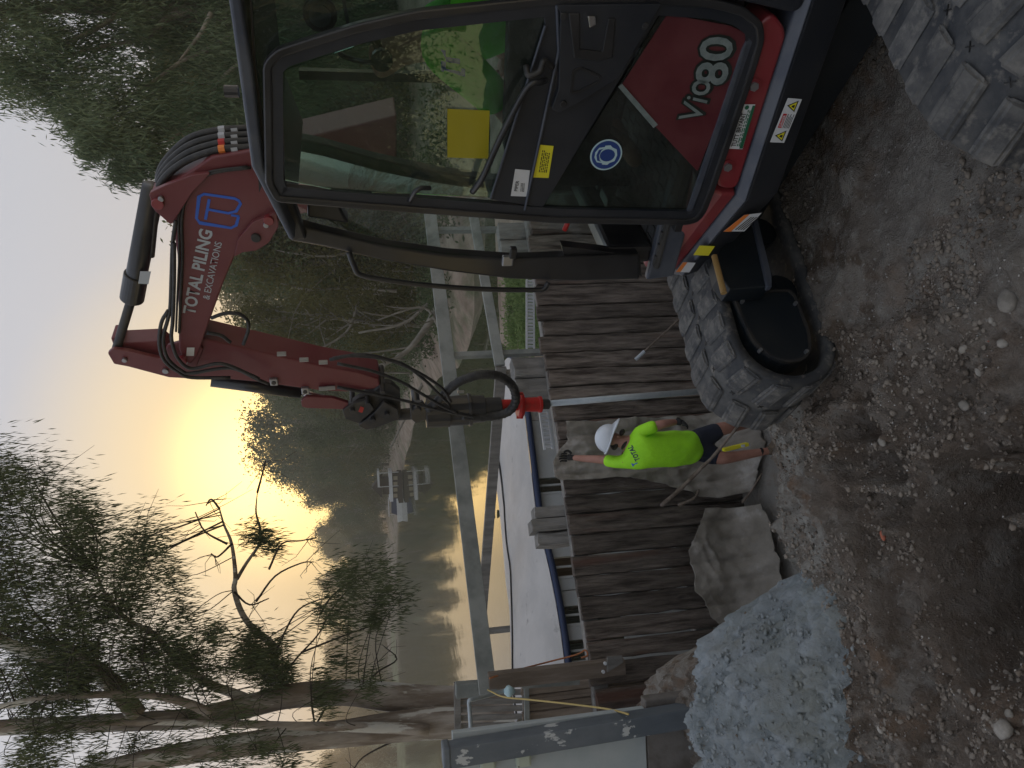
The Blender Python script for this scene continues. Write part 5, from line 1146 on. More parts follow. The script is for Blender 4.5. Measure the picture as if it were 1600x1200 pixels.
MB().tube([Vector((SS[13][i], YY[13][i], ZZ[13][i]+.012)) for i in range(0, 88, 3)], .012, 6).build('roof_rope', MT['hose'], boat, smooth=True)
def bs(y, x=862): return on_boat(x, y, .08).x
def nez(s): return float(np.interp(s, S1, nz_))
def bpanel(y0, y1, name='cabin_panel', mat='boatwhite', z0=-1.75, z1=None, off=.08, th=.04):
    a, b = sorted((bs(y0), bs(y1))); zt = min(nez(a), nez(b))-.04 if z1 is None else z1
    zt0, zt1 = (nez(a)-.03, nez(b)-.03) if z1 is None else (z1, z1)
    return MB().prism([(a, z0), (b, z0), (b, zt1), (a, zt0)], off, off+th).build(name, MT[mat], boat)
for y0, y1 in ((560, 640), (656, 743), (772, 786), (786, 868), (906, 924), (926, 946), (982, 1000), (1042, 1075)): bpanel(y0, y1)
bpanel(640, 655, 'door_panel', 'tarp')
MT['boatglass'] = glass_mat('boat_window', (.6, .62, .58), 1.6)
for y0, y1 in ((743, 772), (868, 906), (946, 982), (1000, 1042)):
    a, b = sorted((bs(y0), bs(y1))); zt = min(nez(a), nez(b))-.05; zb = zt-.75
    bpanel(y0, y1, 'sill_panel', 'boatwhite', z1=zb)
    fr_ = MB().ring([(a, zb), (b, zb), (b, zt), (a, zt)], [(a+.03, zb+.03), (b-.03, zb+.03), (b-.03, zt-.03), (a+.03, zt-.03)], .07, .12).build('window', MT['boatwhite'], boat)
    if y0 != 868: MB().box(((a+b)/2, .1, (zb+zt)/2), (b-a-.05, .006, zt-zb-.05)).build('window_pane', MT['boatglass'], fr_)
    MB().box(((a+b)/2, .09, (zb+zt)/2), (.025, .02, zt-zb-.05)).build('mullion', MT['boatwhite'], fr_)
    if y0 > 940:
        mb = MB(); n = 14; vs = []
        for i in range(n+1): x = a+.04+(b-a-.08)*i/n; vs += [(x, .2+.02*(i % 2), zb), (x, .2+.02*(i % 2), zt)]
        mb.add(vs, [(2*i, 2*i+2, 2*i+3, 2*i+1) for i in range(n)]); mb.build('curtain', MT['white'], fr_)
L_ = s_b-s_a
MB().box(((s_a+s_b)/2-.3, 1.5, -1.9), (L_-.8, 2.7, .5)).build('hull', MT['boatwhite'], boat, bevel=.05)
MB().box(((s_a+s_b)/2-.4, 2.85, -.95), (L_-1.2, .04, 1.5)).build('cabin_panel', MT['brown_timber'], boat)
MB().box(((s_a+s_b)/2-.3, 1.5, -1.62), (L_-.9, 2.7, .05)).build('deck', MT['brown_timber'], boat)
MB().tube(smooth_path([on_boat(775, 700, 1.5), on_boat(785, 760, 1.55), on_boat(800, 900, 1.6), on_boat(806, 1075, 1.6)]), .015, 6).build('roof_cable', MT['hose'], boat, smooth=True)

# ---- far houseboat and moored boat
def onf(x, y, Y=124.): return on_y(x, y, Y)
FO = on_z(630, 757, WZ); fb_ = thing('far_houseboat', 'small dark houseboat with cream cabin moored at the far forest edge', 'houseboat', FO)
MT['cream'] = pmat('cream_panel', (.36, .31, .22), rough=.7); MT['darkwood'] = pmat('dark_brown_panel', (.05, .038, .03), rough=.8)
def fbox(name, px0, px1, py0, py1, dep, mat, parent=fb_, dy=0.):
    a, b = onf(px0, py1)-FO, onf(px1, py0)-FO; z0, z1 = sorted((a.z, b.z)); x0, x1 = sorted((a.x, b.x)); return MB().box(((x0+x1)/2, dy+dep/2, (z0+z1)/2), (x1-x0, dep, z1-z0)).build(name, MT[mat], parent)
fbox('hull', 622, 627, 736, 782, 5, 'darkwood'); fbox('lower_cabin', 612, 622, 738, 776, 4, 'darkwood', dy=.4); fbox('roof', 608.5, 611.5, 733, 780, 5, 'white'); fbox('upper_cabin', 598, 608, 745, 770, 3, 'darkwood', dy=.8)
rf_ = MB(); a, b = onf(597, 775)-FO, onf(597, 740)-FO; m_ = (a+b)/2; rf_.prism([(a.x, a.z), (b.x, b.z), (m_.x, m_.z+1.6)], .3, 4).build('gable_roof', MT['darkwood'], fb_)
for y in (741, 750, 759, 768): w0 = fbox('window_frame', 614, 620, y, y+6, .1, 'cream', dy=.32); 
fbox('canopy', 590, 592, 733, 758, 4, 'boatwhite')
for y in (735, 756): fbox('canopy_post', 592, 622, y, y+1, .1, 'boatwhite')
FO2 = on_z(628, 790, WZ); mb2 = thing('moored_boat', 'white boat with blue cover moored left of the far houseboat', 'boat', FO2)
a = onf(628, 790)-FO2; mb = MB(); 
mb.add([(-2.6, 0, .0), (2.4, 0, .0), (3.1, 0, .9), (-2.8, 0, .8), (-2.6, 1.6, .0), (2.4, 1.6, .0), (3.1, 1.2, .9), (-2.8, 1.8, .8)], [(0, 1, 2, 3), (4, 7, 6, 5), (3, 2, 6, 7), (0, 4, 5, 1), (0, 3, 7, 4), (1, 5, 6, 2)]); mb.build('hull', MT['boatwhite'], mb2)
MB().prism([(-1.6, .85), (1.4, .85), (1.0, 1.7), (-1.2, 1.8)], .3, 1.4).build('boat_cover', MT['navy'], mb2); MB().box((-.2, .8, 2.2), (3.2, 1.6, .08)).build('bimini', MT['white'], mb2)
for x in (-1.5, 1.2): MB().box((x, .8, 1.5), (.06, .06, 1.3)).build('bimini_post', MT['white'], mb2)
bird = on_z(775, 803, WZ); bo_ = MB(); bo_.tube([(-.16, 0, .05), (-.08, 0, .09), (.06, 0, .10), (.14, 0, .06)], [.02, .06, .065, .02], 8); bo_.tube([(.1, 0, .08), (.15, 0, .2), (.2, 0, .23), (.27, 0, .22)], [.025, .02, .028, .006], 8)
o = bo_.build('water_bird', MT['hair'], smooth=True); o.location = bird; tag(o, 'small dark water bird swimming between the rails and the houseboat', 'bird')

# ---- gate, posts and boards on the left
G0 = on_y(970, 1040, 7.15)
gp_ = thing('gate_post', 'tall brown timber gate post carrying the end of the handrail', 'post', (G0.x, G0.y, -.6)); GO = Vector((G0.x, G0.y, -.6))
def gy(x, y, Y): return on_y(x, y, Y)-GO
MB().bar(gy(975, 1040, 7.12), gy(763, 1064, 7.12), .145, .10, (0, 1, 0)).build('lower_post', MT['brown_timber'], gp_, bevel=.006)
MB().bar(gy(765, 1074, 7.2), gy(712, 1078, 7.2), .13, .10, (0, 1, 0)).build('post_top', MT['rail_wood'], gp_, bevel=.006)
for x, y in ((945, 1036), (942, 1049)): q = gy(x, y, 7.06); MB().cyl(q, q+Vector((0, -.02, 0)), .016, 10).build('bolt_head', MT['white'], gp_)
MB().prism([(gy(950, 1052, 7.0).x, gy(950, 1052, 7.0).z), (gy(950, 1028, 7.0).x, gy(950, 1028, 7.0).z), (gy(973, 1026, 7.0).x, gy(973, 1026, 7.0).z), (gy(975, 1036, 7.0).x, gy(975, 1036, 7.0).z), (gy(966, 1042, 7.0).x, gy(966, 1042, 7.0).z)], gy(950, 1040, 7.04).y, gy(950, 1040, 7.02).y).build('torn_bracket', MT['grey_timber'], gp_)
bf = thing('board_fence', 'short fence of upright brown boards left of the gate post', 'fence', (G0.x-.3, 7.4, -.6)); BO = Vector((G0.x-.3, 7.4, -.6))
yy = np.linspace(1060, 1150, 8)
for i in range(7):
    a, b = on_y(940, yy[i], 7.4)-BO, on_y(940, yy[i+1], 7.4)-BO; zt = (on_y(817, (yy[i]+yy[i+1])/2, 7.4)-BO).z; x0, x1 = sorted((a.x, b.x)); plank('board', x0+.003, x1-.003, .0, zt, 0, .03, MT['brown_timber'], bf, 200+i, .004, 5)
for (px, h_, m_) in ((822, .05, 'rail_wood'), (938, .15, 'grey_timber')): MB().bar(on_y(px, 1052, 7.34)-BO, on_y(px+2, 1150, 7.34)-BO, .03, h_).build('fence_rail', MT[m_], bf, bevel=.003)
MB().bar(on_y(815, 1066, 7.33)-BO, on_y(905, 1060, 7.33)-BO, .11, .05, (0, 1, 0)).build('fence_batten', MT['rail_wood'], bf, bevel=.003)
pf = thing('picket_gate', 'open grey picket gate in front of the gum tree trunks', 'gate', on_y(820, 1120, 7.9)); PO_ = on_y(820, 1120, 7.9)
MB().bar(on_y(714, 1066, 7.9)-PO_, on_y(716, 1165, 7.9)-PO_, .04, .065).build('gate_rail', MT['grey_timber'], pf); MB().bar(on_y(819, 1066, 7.9)-PO_, on_y(821, 1165, 7.9)-PO_, .04, .05).build('gate_rail', MT['grey_timber'], pf)
for y in (1072, 1084, 1097, 1109, 1122, 1135, 1148, 1160): MB().bar(on_y(716, y, 7.93)-PO_, on_y(822, y-3, 7.93)-PO_, .055, .02, (0, 1, 0)).build('picket', MT['grey_timber'], pf)
o = MB().tube(smooth_path([on_y(737, 1160, 6.8), on_y(734, 1112, 6.8), on_y(733, 1096, 6.8), on_y(738, 1093, 6.8), on_y(765, 1086, 6.9), on_y(792, 1078, 7.)], 5), .019, 10).build('steel_handrail', MT['galv'], smooth=True); tag(o, 'bent shiny steel handrail behind the painted post', 'handrail')
q = on_y(796, 1080, 6.95); mb = MB(); mb.tube([q+Vector((0, 0, .05)), q+Vector((0, 0, .02)), q, q-Vector((0, 0, .05))], [.02, .05, .055, .02], 14); o = mb.build('lamp_cap', MT['pale'], smooth=True); tag(o, 'small pale blue cap at the end of the bent steel handrail', 'cap')
MT['painted'] = pmat('peeling_grey_paint', (.10, .12, .14), (.15, .17, .19), 3, .6, stretch=(1, 1, .5), bump=.2, c3=(.5, .52, .52), s3=4.5, lo3=.585, hi3=.60)
Pt, Pb = on_y(697, 1180, 5.0), on_y(1112, 1108, 5.0); pp = thing('painted_post', 'square post with peeling blue grey paint at the clay heap', 'post', Pb+Vector((0, 0, -.4)))
MB().bar((0, 0, 0), Pt-Pb+Vector((0, 0, .4)), .135, .13, (0, 1, 0)).build('post_shaft', MT['painted'], pp, bevel=.008)
MB().box(Pt-Pb+Vector((0, 0, .4)), (.15, .145, .05)).build('post_cap', MT['painted'], pp, bevel=.012)
pn = thing('white_panel_wall', 'white weatherboard panel wall left of the peeling post', 'panel wall', on_y(1008, 1140, 5.08)); WO = on_y(1008, 1140, 5.08)
MT['whitepaint'] = pmat('stained_white_paint', (.40, .45, .46), (.46, .5, .51), 3, .55, bump=.1, c3=(.28, .31, .31), s3=2.6, lo3=.6, hi3=.66)
zt = (on_y(708, 1180, 5.08)-WO).z; MB().box((-.9, .02, zt/2), (2.1, .05, zt)).build('panel_sheet', MT['whitepaint'], pn, bevel=.005)
for x, y in ((762, 1190), (817, 1182)):
    q = on_y(x, y, 5.03)-WO; b = MB().box(q, (.12, .05, .10)).build('junction_box', MT['cream'] if False else pmat('cream_plastic', (.5, .55, .45), rough=.5), pn, bevel=.006); MB().box(q+Vector((0, -.028, 0)), (.095, .008, .078)).build('box_lid', pmat('cream_plastic', (.5, .55, .45), rough=.5), b, bevel=.003)
    for dx in (-.05, .05): MB().cyl(q+Vector((dx, -.03, .035)), q+Vector((dx, -.022, .035)), .005, 8).build('screw', MT['ink'], b)
MT['concrete'] = pmat('dirty_concrete', (.12, .105, .09), (.2, .185, .17), 4, .9, bump=.3)
MB().box((-.9, .05, -.4), (2.2, .1, .78)).build('base_slab', MT['concrete'], pn, bevel=.01)
MT['ropeo'] = pmat('orange_rope', (.35, .13, .05), rough=.8); MT['ropey'] = pmat('yellow_rope', (.5, .38, .14), rough=.8)
o = MB().tube(smooth_path([on_y(765, 1060, 7.0), on_y(800, 1049, 7.2), on_y(850, 1036, 7.4), on_y(900, 1023, 7.3), on_y(914, 1016, 7.25), on_y(918, 1024, 7.2), on_y(908, 1028, 7.2)]), .009, 6).build('orange_rope', MT['ropeo'], smooth=True); tag(o, 'orange brown rope from the handrail end to the wall top', 'rope')
o = MB().tube(smooth_path([on_y(762, 1078, 6.9), on_y(787, 1089, 6.5), on_y(825, 1093, 6.2), on_y(890, 1100, 5.7), on_y(950, 1108, 5.2), on_y(982, 1116, 4.9)]), .007, 6).build('yellow_rope', MT['ropey'], smooth=True); tag(o, 'thin yellow rope tied to the peeling painted post', 'rope')

# ---- geotextile sheets
MT['fabric'] = pmat('grey_brown_geotextile', (.2, .18, .15), (.33, .305, .27), 3.2, .95, lo=.35, hi=.7, bump=.5, bscale=7, bdist=.05, c3=(.44, .42, .4), s3=1.6, lo3=.56, hi3=.7)
def sheet(name, outline, off, label, amp=.05, seed=1, n=70, floor=None, freq=3.):
    P = [WMi @ on_wall(x, y, off(x, y) if callable(off) else off) for x, y in outline]; pl = [(p.x, p.z) for p in P]
    x0, x1 = min(p[0] for p in pl), max(p[0] for p in pl); z0, z1 = min(p[1] for p in pl), max(p[1] for p in pl)
    bm = bmesh.new(); vs = [bm.verts.new((p[0], 0, p[1])) for p in pl]; f = bm.faces.new(vs); 
    for k_ in range(1, n): 
        for ax_, (lo, hi) in ((Vector((1, 0, 0)), (x0, x1)), (Vector((0, 0, 1)), (z0, z1))):
            c_ = Vector((lo+(hi-lo)*k_/n, 0, 0)) if ax_.x else Vector((0, 0, lo+(hi-lo)*k_/n))
            bmesh.ops.bisect_plane(bm, geom=bm.verts[:]+bm.edges[:]+bm.faces[:], plane_co=c_, plane_no=ax_)
    o_ = off if not callable(off) else None
    for v in bm.verts:
        x, z = v.co.x, v.co.z; A = np.array([[x]]); B = np.array([[z]])
        w1 = 1-abs(2*float(fbm(A*1.0+seed, B*.6+.8*A, 3, freq)[0, 0])); w2 = 1-abs(2*float(fbm(A*.8-B*.8+seed*3, B, 3, freq*.9)[0, 0]))
        d = amp*(.8*w1**3+.9*w2**4)+.012*float(fbm(A, B, 2, 14.)[0, 0])
        d += .022*(1-abs(2*float(fbm(A*1.2+seed*5, B*.5, 3, 7.)[0, 0])))**4; gj = min(abs(x-q_) for q_ in ss); d -= .03*math.exp(-(gj/.018)**2); base = -o_ ; t = max(0, min(1, (-1.45-z)/.5)); v.co.y = base-d-.5*t*t*(1 if floor else 0)
        v.co.z = max(v.co.z, -1.98+.02) if floor else v.co.z
    bmesh.ops.recalc_face_normals(bm, faces=bm.faces)
    me = bpy.data.meshes.new(name); bm.to_mesh(me); bm.free(); me.materials.append(MT['fabric']); me.polygons.foreach_set('use_smooth', [True]*len(me.polygons))
    o = bpy.data.objects.new(name, me); link(o); o.matrix_world = WMx; sd = o.modifiers.new('s', 'SOLIDIFY'); sd.thickness = .006; tag(o, label, 'geotextile sheet', 'geotextile sheets on the timber wall'); return o
sheet('geotextile_sheet', [(883, 660), (886, 690), (872, 705), (862, 725), (866, 748), (876, 752), (920, 751), (960, 748), (1000, 752), (1040, 757), (1062, 765), (1085, 776), (1120, 781), (1158, 779), (1158, 740), (1165, 700), (1172, 660), (1130, 650), (1060, 655), (980, 657), (930, 660)], .09,
      'grey brown fabric sheet hanging from the wall top behind the worker', .07, 2, 56, True)
sheet('geotextile_sheet', [(1100, 795), (1135, 797), (1165, 800), (1178, 830), (1188, 880), (1200, 930), (1207, 985), (1190, 1000), (1165, 1005), (1135, 985), (1108, 965), (1098, 940), (1082, 925), (1083, 900), (1073, 862), (1078, 850), (1092, 815)], .14,
      'crumpled fabric sheet slumped at the foot of the wall left of the worker', .06, 7, 52, True, 2.)

# ---- sticks and tools in the trench
def stick(name, pts, rad, mat, label, cat, n=7):
    sp = smooth_path(pts, 5); k_ = len(sp); rr = [rad*(1-.45*i/k_)*(1+.15*math.sin(i*1.7)) for i in range(k_)]
    o = MB().tube(sp, rr, n).build(name, mat, smooth=True); tag(o, label, cat); return o
MT['stick'] = pmat('stick_bark', (.10, .075, .055), (.2, .16, .13), 9, .9, bump=.4)
stick('branch', [on_y(1034, 790, 7.55), on_y(1065, 762, 7.3), on_y(1092, 735, 7.1), on_y(1117, 710, 6.95), on_y(1158, 660, 6.7)], .024, MT['stick'], 'long thin branch leaning across behind the worker', 'stick')
stick('branch', [on_y(1060, 790, 7.7), on_y(1085, 778, 7.6), on_y(1092, 765, 7.5)], .018, MT['stick'], 'short broken branch between the two fabric sheets', 'stick')
stick('branch', [on_y(1160, 785, 7.3), on_y(1175, 765, 7.1), on_y(1190, 740, 6.9)], .014, MT['stick'], 'thin root lying on the silty floor below the worker', 'stick')
q0, q1 = on_wall(993, 562, .12), on_wall(1062, 498, .35)
po = thing('broken_pole', 'thin broken pole with taped end leaning on the wall behind the far track', 'pole', q1); MB().tube([q1-q1, (q0-q1)], .012, 8).build('pole_shaft', MT['stick'], po); MB().tube([(q0-q1)*.8, (q0-q1)*1.0], .022, 8).build('pole_tape', MT['silver'], po)
a, b = on_y(1130, 703, 7.0), on_y(1168, 694, 7.0); sp2 = thing('spirit_level', 'yellow spirit level standing behind the worker legs', 'spirit level', b)
MB().bar((0, 0, 0), a-b, .035, .06, (0, 1, 0)).build('level_body', MT['yellow'], sp2, bevel=.004); MB().box((a-b)*.25+Vector((0, -.03, 0)), (.025, .01, .04)).build('level_vial', MT['white'], sp2)
P = on_z(1168, 727, -1.93); P.z = hz(P.x, P.y)+.04; tm = thing('tape_measure', 'small green and black tape measure on the trench floor beside the worker', 'tape measure', P)
MB().tube([(0, -.02, .0), (0, .02, .0)], .045, 18).build('tape_case', MT['hivis'], tm, bevel=.006); MB().tube([(0, -.026, 0), (0, .026, 0)], .028, 14).build('tape_grip', MT['ink'], tm); MB().box((.03, 0, -.03), (.06, .035, .02)).build('tape_foot', MT['ink'], tm)

# ================================================================== PEOPLE
def skin_mesh(name, nodes, edges, mat, parent, sub=2, root=0, Mx=None, smooth_it=0):
    me = bpy.data.meshes.new(name); me.from_pydata([tuple(n[0]) for n in nodes], edges, []); o = bpy.data.objects.new(name, me); COL.objects.link(o)
    sk = o.modifiers.new('skin', 'SKIN'); sk.use_smooth_shade = True; sk.branch_smoothing = .6
    if not me.skin_vertices: me.attributes  # layer is created with the modifier
    sv = me.skin_vertices[0].data
    for i, n in enumerate(nodes):
        r = n[1]; sv[i].radius = (r, r) if not isinstance(r, tuple) else r; sv[i].use_root = (i == root)
    ss_ = o.modifiers.new('sub', 'SUBSURF'); ss_.levels = sub; ss_.render_levels = sub
    bpy.context.view_layer.update(); dg = bpy.context.evaluated_depsgraph_get(); m2 = bpy.data.meshes.new_from_object(o.evaluated_get(dg)); bpy.data.objects.remove(o)
    if Mx is not None: m2.transform(Mx)
    m2.materials.clear(); m2.materials.append(mat); m2.polygons.foreach_set('use_smooth', [True]*len(m2.polygons)); m2.name = name
    return link(bpy.data.objects.new(name, m2), parent)
def hand(name, wrist, tip, side, mat, parent, curl=.5, w_=.085, org=None):
    """palm and five bent fingers from wrist towards tip"""
    wrist, tip = Vector(wrist), Vector(tip); d = (tip-wrist).normalized(); L = (tip-wrist).length; s = Vector(side).normalized(); nrm = d.cross(s).normalized()
    nodes = [(wrist-d*.02, (.028, .024)), (wrist+d*L*.25, (.036, .020)), (wrist+d*L*.48, (.040, .018))]; edges = [(0, 1), (1, 2)]
    o = skin_mesh(name, nodes, edges, mat, parent, 2)
    mb = MB()
    for i, (off, ln, rr) in enumerate(((-.75, .40, .0085), (-.25, .50, .0095), (.25, .54, .0095), (.75, .47, .009))):
        b0 = wrist+d*L*.45+s*off*w_*.5; pts = [b0, b0+d*L*ln*.45, b0+d*L*ln*.75+nrm*L*curl*.22, b0+d*L*ln*.85+nrm*L*curl*.5]; mb.tube(smooth_path(pts, 3), [rr*1.15]*3+[rr]*3+[rr*.9]*3+[rr*.75], 8)
    b0 = wrist+d*L*.15-s*w_*.38; mb.tube(smooth_path([b0, b0-s*.03+d*L*.18, b0-s*.03+d*L*.36+nrm*.02, b0-s*.02+d*L*.46+nrm*.035], 3), [.013]*3+[.012]*3+[.011]*3+[.009], 8)
    f = mb.build('fingers', mat, None, smooth=True)
    # one continuous hand: join fingers into the palm mesh
    bm = bmesh.new(); bm.from_mesh(o.data); bm.from_mesh(f.data); bm.to_mesh(o.data); bm.free(); bpy.data.objects.remove(f)
    o.data.polygons.foreach_set('use_smooth', [True]*len(o.data.polygons)); return o
def project_on(o, target, dirv, off=.004):
    """press flat lettering onto the cloth it is printed on"""
    bm = bmesh.new(); bm.from_mesh(target.data); bmesh.ops.triangulate(bm, faces=bm.faces); tree = BVHTree.FromBMesh(bm); bm.free(); dirv = Vector(dirv).normalized()
    for v in o.data.vertices:
        h = tree.ray_cast(v.co-dirv*.6, dirv, 1.5)
        if h[0] is not None: v.co = h[0]-dirv*off

WP = on_y(1188, 695, 7.25); WP.z = -1.97
worker = thing('person', 'worker in lime shirt, navy shorts and white helmet reaching up to the wall fabric', 'person', WP)
def wk(x, y, Y): return on_y(x, y, Y)-WP
foot1, foot2 = wk(1180, 662, 7.5), wk(1180, 706, 7.2); foot1.z = foot2.z = .06
N_ = [(wk(1090, 693, 7.32), .15), (wk(1050, 700, 7.28), .145), (wk(1012, 702, 7.24), .16), (wk(988, 698, 7.28), .10), (wk(975, 691, 7.32), .062), (wk(962, 687, 7.35), .075), (wk(950, 686, 7.36), .088), (wk(940, 686, 7.36), .07),
      (wk(978, 722, 7.32), .06), (wk(938, 718, 7.5), .045), (wk(905, 716, 7.66), .034), (wk(895, 715, 7.72), .028),
      (wk(1000, 674, 7.22), .06), (wk(1036, 662, 7.12), .046), (wk(1058, 659, 7.2), .03),
      (wk(1098, 677, 7.34), .10), (wk(1138, 668, 7.30), .068), (wk(1150, 666, 7.42), .06), (foot1+Vector((0, 0, .08)), .038), (foot1, .04), (foot1+Vector((.14, -.03, -.01)), .03),
      (wk(1100, 712, 7.36), .10), (wk(1132, 716, 7.22), .068), (wk(1145, 714, 7.24), .06), (foot2+Vector((0, 0, .08)), .038), (foot2, .04), (foot2+Vector((.13, -.05, -.01)), .03),
      (wk(958, 671, 7.32), .016)]
E_ = [(0, 1), (1, 2), (2, 3), (3, 4), (4, 5), (5, 6), (6, 7), (3, 8), (8, 9), (9, 10), (10, 11), (3, 12), (12, 13), (13, 14), (0, 15), (15, 16), (16, 17), (17, 18), (18, 19), (19, 20), (0, 21), (21, 22), (22, 23), (23, 24), (24, 25), (25, 26), (6, 27)]
body = skin_mesh('body', N_, E_, MT['skin'], worker)
Sh = [(wk(1098, 696, 7.32), .185), (wk(1050, 702, 7.28), .20), (wk(1015, 703, 7.24), .215), (wk(990, 702, 7.26), .16), (wk(978, 692, 7.31), .072), (wk(980, 724, 7.30), .080), (wk(962, 722, 7.38), .066), (wk(944, 719, 7.47), .063), (wk(1000, 675, 7.22), .085), (wk(1015, 669, 7.16), .068), (wk(1028, 664, 7.13), .066)]
shirt = skin_mesh('shirt', Sh, [(0, 1), (1, 2), (2, 3), (3, 4), (3, 5), (5, 6), (6, 7), (3, 8), (8, 9), (9, 10)], MT['hivis'], worker, 3)
# folds in the cloth
for v in shirt.data.vertices: 
    c_ = v.co; d = .012*math.sin(c_.z*26+c_.x*9+2*math.sin(c_.x*7))*max(0, min(1, (1.25-c_.z)*2)); v.co = c_+v.normal*d
skin_mesh('shorts', [(wk(1070, 695, 7.32), .170), (wk(1092, 694, 7.32), .175), (wk(1105, 676, 7.34), .115), (wk(1134, 669, 7.31), .10), (wk(1106, 713, 7.34), .118), (wk(1132, 716, 7.24), .10)], [(0, 1), (1, 2), (2, 3), (1, 4), (4, 5)], MT['navyfab'], worker, 2)
skin_mesh('collar', [(wk(980, 697, 7.28), .078), (wk(974, 692, 7.30), .070)], [(0, 1)], MT['ink'], worker, 2)
skin_mesh('beard', [(wk(976, 678, 7.28), .045), (wk(968, 673, 7.29), .04)], [(0, 1)], MT['hair'], worker, 2)
skin_mesh('hair', [(wk(955, 692, 7.36), .088), (wk(966, 694, 7.37), .07)], [(0, 1)], MT['hair'], worker, 2)
skin_mesh('ear', [(wk(963, 683, 7.26), .014), (wk(968, 682, 7.26), .010)], [(0, 1)], MT['skin'], worker, 1)
for ft in (foot1, foot2):
    skin_mesh('boot', [(ft+Vector((0, 0, .09)), .052), (ft+Vector((0, 0, .03)), .056), (ft+Vector((.06, -.02, .0)), .052), (ft+Vector((.14, -.05, -.015)), .045)], [(0, 1), (1, 2), (2, 3)], MT['boot'], worker, 2)
    skin_mesh('sock', [(ft+Vector((0, 0, .12)), .049), (ft+Vector((0, 0, .17)), .048)], [(0, 1)], MT['sock'], worker, 1)
hand('glove', wk(897, 715, 7.71), wk(872, 714, 7.76), (-1, .1, .0), MT['glove'], worker, .6, .1)
hand('glove', wk(1056, 659, 7.19), wk(1076, 662, 7.12), (-.5, -.8, .1), MT['glove'], worker, .6, .1)
# helmet
hm = thing('helmet_tmp', 'x', 'x'); bpy.data.objects.remove(hm)
hc = wk(951, 685, 7.33); fwd = Vector((.93, .05, -.34)).normalized(); upv = (Vector((-.10, .10, 1))-fwd*fwd.dot(Vector((-.10, .10, 1)))).normalized(); rgt = fwd.cross(upv)
def hp(a, b, c_): return hc+fwd*a+rgt*b+upv*c_
mb = MB(); nu, nv = 28, 9; vs = []
for j in range(nv+1):
    t = j/nv*math.pi/2
    for i in range(nu):
        g_ = 2*math.pi*i/nu; r_ = math.cos(t); ridge = 1+.03*math.exp(-(math.sin(g_)*r_/.12)**2)*(1 if t > .3 else 0)
        vs.append(hp(.145*r_*math.cos(g_), .118*r_*math.sin(g_), .135*math.sin(t)*ridge+.0))
mb.add(vs, [(j*nu+i, j*nu+(i+1) % nu, (j+1)*nu+(i+1) % nu, (j+1)*nu+i) for j in range(nv) for i in range(nu)]); helm = mb.build('helmet', MT['helmet'], worker, smooth=True)
mb = MB(); vs = []
for r0, z_ in ((1.0, .004), (1.0, -.006), (1.12, -.012), (1.12, -.002)):
    for i in range(nu):
        g_ = 2*math.pi*i/nu; pk = max(0, math.cos(g_))**2*.42 if r0 > 1 else 0; rr = r0+pk; vs.append(hp(.146*rr*math.cos(g_), .119*(r0+pk*.3)*math.sin(g_), z_-(.10*pk)))
mb.add(vs, [(j*nu+i, j*nu+(i+1) % nu, ((j+1) % 4)*nu+(i+1) % nu, ((j+1) % 4)*nu+i) for j in range(4) for i in range(nu)]); mb.build('helmet_brim', MT['helmet'], helm, smooth=True)
bd = Vector((.05, 1, -.1))
p0, p1 = wk(1008, 733, 7.0), wk(992, 709, 7.0)
for nm, tx, q0, q1, mt, h_ in (('shirt_lettering', 'TOTAL', wk(1006, 722, 7.0), wk(994, 699, 7.0), 'navy', .045), ('shirt_logo', 'T', wk(1004, 730, 7.0), wk(1001, 725, 7.0), 'blue', .05)):
    t_ = put_text(nm, tx, q0, q1, (0, -1, 0), MT[mt], worker, h=h_, bold=.03, slant=.0); project_on(t_, shirt, bd)

# operator
OPW = WM @ Vector((.35, .62, 1.2)); op = thing('person', 'operator in green shirt sitting in the excavator cab behind the door window', 'person', OPW, math.atan2(S_.y, S_.x))
def ol(x, y, z): return Vector((x-.35, y-.62, z-1.2))
On = [(ol(.36, .62, 1.28), .14), (ol(.44, .63, 1.45), .14), (ol(.54, .66, 1.68), .15), (ol(.58, .68, 1.83), .06), (ol(.62, .69, 1.90), .06), (ol(.645, .69, 1.99), .092), (ol(.65, .69, 2.07), .07), (ol(.56, .88, 1.76), .06), (ol(.74, .96, 1.55), .046), (ol(.86, .92, 1.47), .034),
      (ol(.56, .46, 1.74), .06), (ol(.66, .36, 1.52), .045), (ol(.78, .33, 1.45), .032), (ol(.5, .75, 1.26), .085), (ol(.85, .76, 1.24), .06), (ol(1.0, .72, .95), .045), (ol(1.1, .7, .87), .035), (ol(.5, .5, 1.26), .085), (ol(.85, .48, 1.24), .06), (ol(1.0, .5, .95), .045), (ol(1.1, .5, .87), .035), (ol(.745, .69, 1.985), .016)]
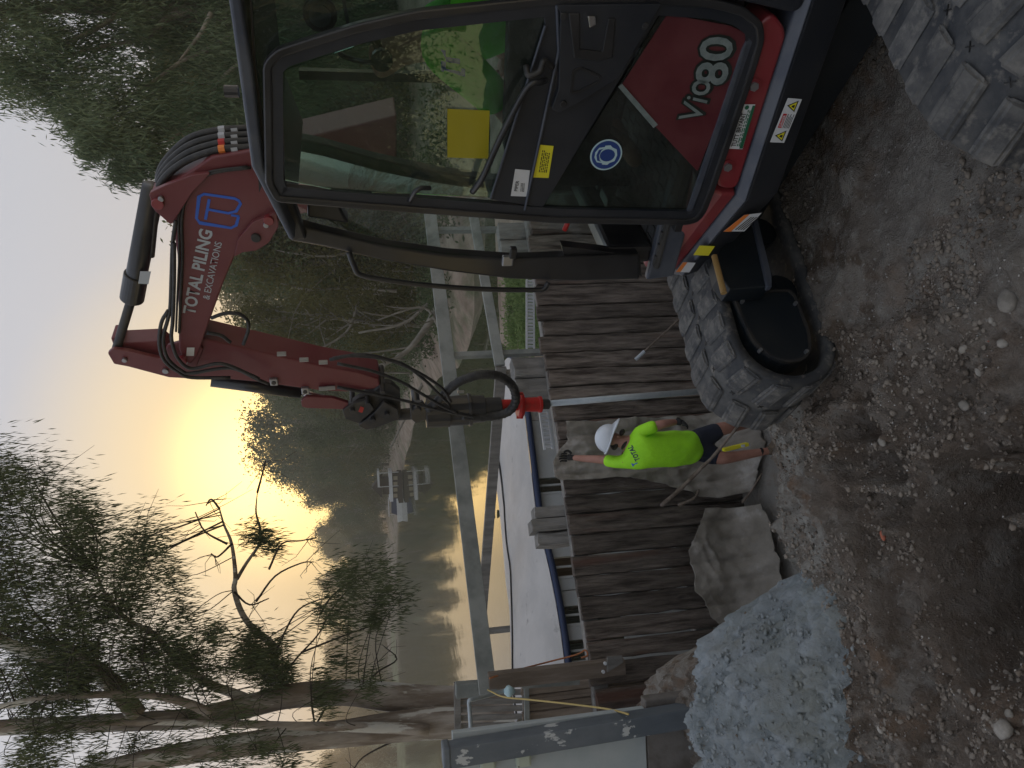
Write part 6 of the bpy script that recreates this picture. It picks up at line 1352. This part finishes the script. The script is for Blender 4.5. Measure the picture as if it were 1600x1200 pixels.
Oe = [(0, 1), (1, 2), (2, 3), (3, 4), (4, 5), (5, 6), (3, 7), (7, 8), (8, 9), (3, 10), (10, 11), (11, 12), (0, 13), (13, 14), (14, 15), (15, 16), (0, 17), (17, 18), (18, 19), (19, 20), (5, 21)]
skin_mesh('body', On, Oe, MT['skin'], op)
osh = skin_mesh('shirt', [(ol(.36, .62, 1.30), .165), (ol(.45, .64, 1.47), .165), (ol(.56, .67, 1.68), .185), (ol(.60, .68, 1.83), .075), (ol(.57, .90, 1.77), .09), (ol(.66, .95, 1.64), .08), (ol(.74, .97, 1.55), .072), (ol(.58, .45, 1.76), .085), (ol(.66, .38, 1.58), .072)], [(0, 1), (1, 2), (2, 3), (3, 4), (4, 5), (5, 6), (3, 7), (7, 8)], MT['hivis_g'], op)
skin_mesh('trousers', [(ol(.36, .62, 1.27), .16), (ol(.5, .76, 1.27), .10), (ol(.87, .77, 1.25), .08), (ol(.5, .49, 1.27), .10), (ol(.87, .48, 1.25), .08), (ol(1.02, .72, .97), .06), (ol(1.02, .5, .97), .06)], [(0, 1), (1, 2), (2, 5), (0, 3), (3, 4), (4, 6)], MT['navyfab'], op)
skin_mesh('hair', [(ol(.625, .69, 2.03), .098), (ol(.60, .69, 1.99), .08)], [(0, 1)], MT['hair'], op)
mb = MB(); mb.tube([ol(.63, .79, 2.0), ol(.63, .82, 2.0)], .04, 14); mb.build('ear_muff', MT['black'], op)
mb = MB(); mb.tube([ol(.63+.01, .69+.12*math.cos(t), 2.02+.14*math.sin(t)) for t in [i*math.pi/10 for i in range(11)]], .01, 6); mb.build('ear_muff_band', MT['black'], op)
hand('hand', ol(.86, .92, 1.47), ol(.98, .93, 1.50), (0, -.3, 1), MT['skin'], op, .7)
hand('hand', ol(.78, .33, 1.45), ol(.9, .33, 1.48), (0, .3, 1), MT['skin'], op, .7)
t_ = put_text('shirt_logo', '[T', ol(.61, 1.3, 1.735), ol(.54, 1.3, 1.735), (0, 1, 0), MT['blue'], op, h=.06, bold=.05); project_on(t_, osh, (0, -1, 0))
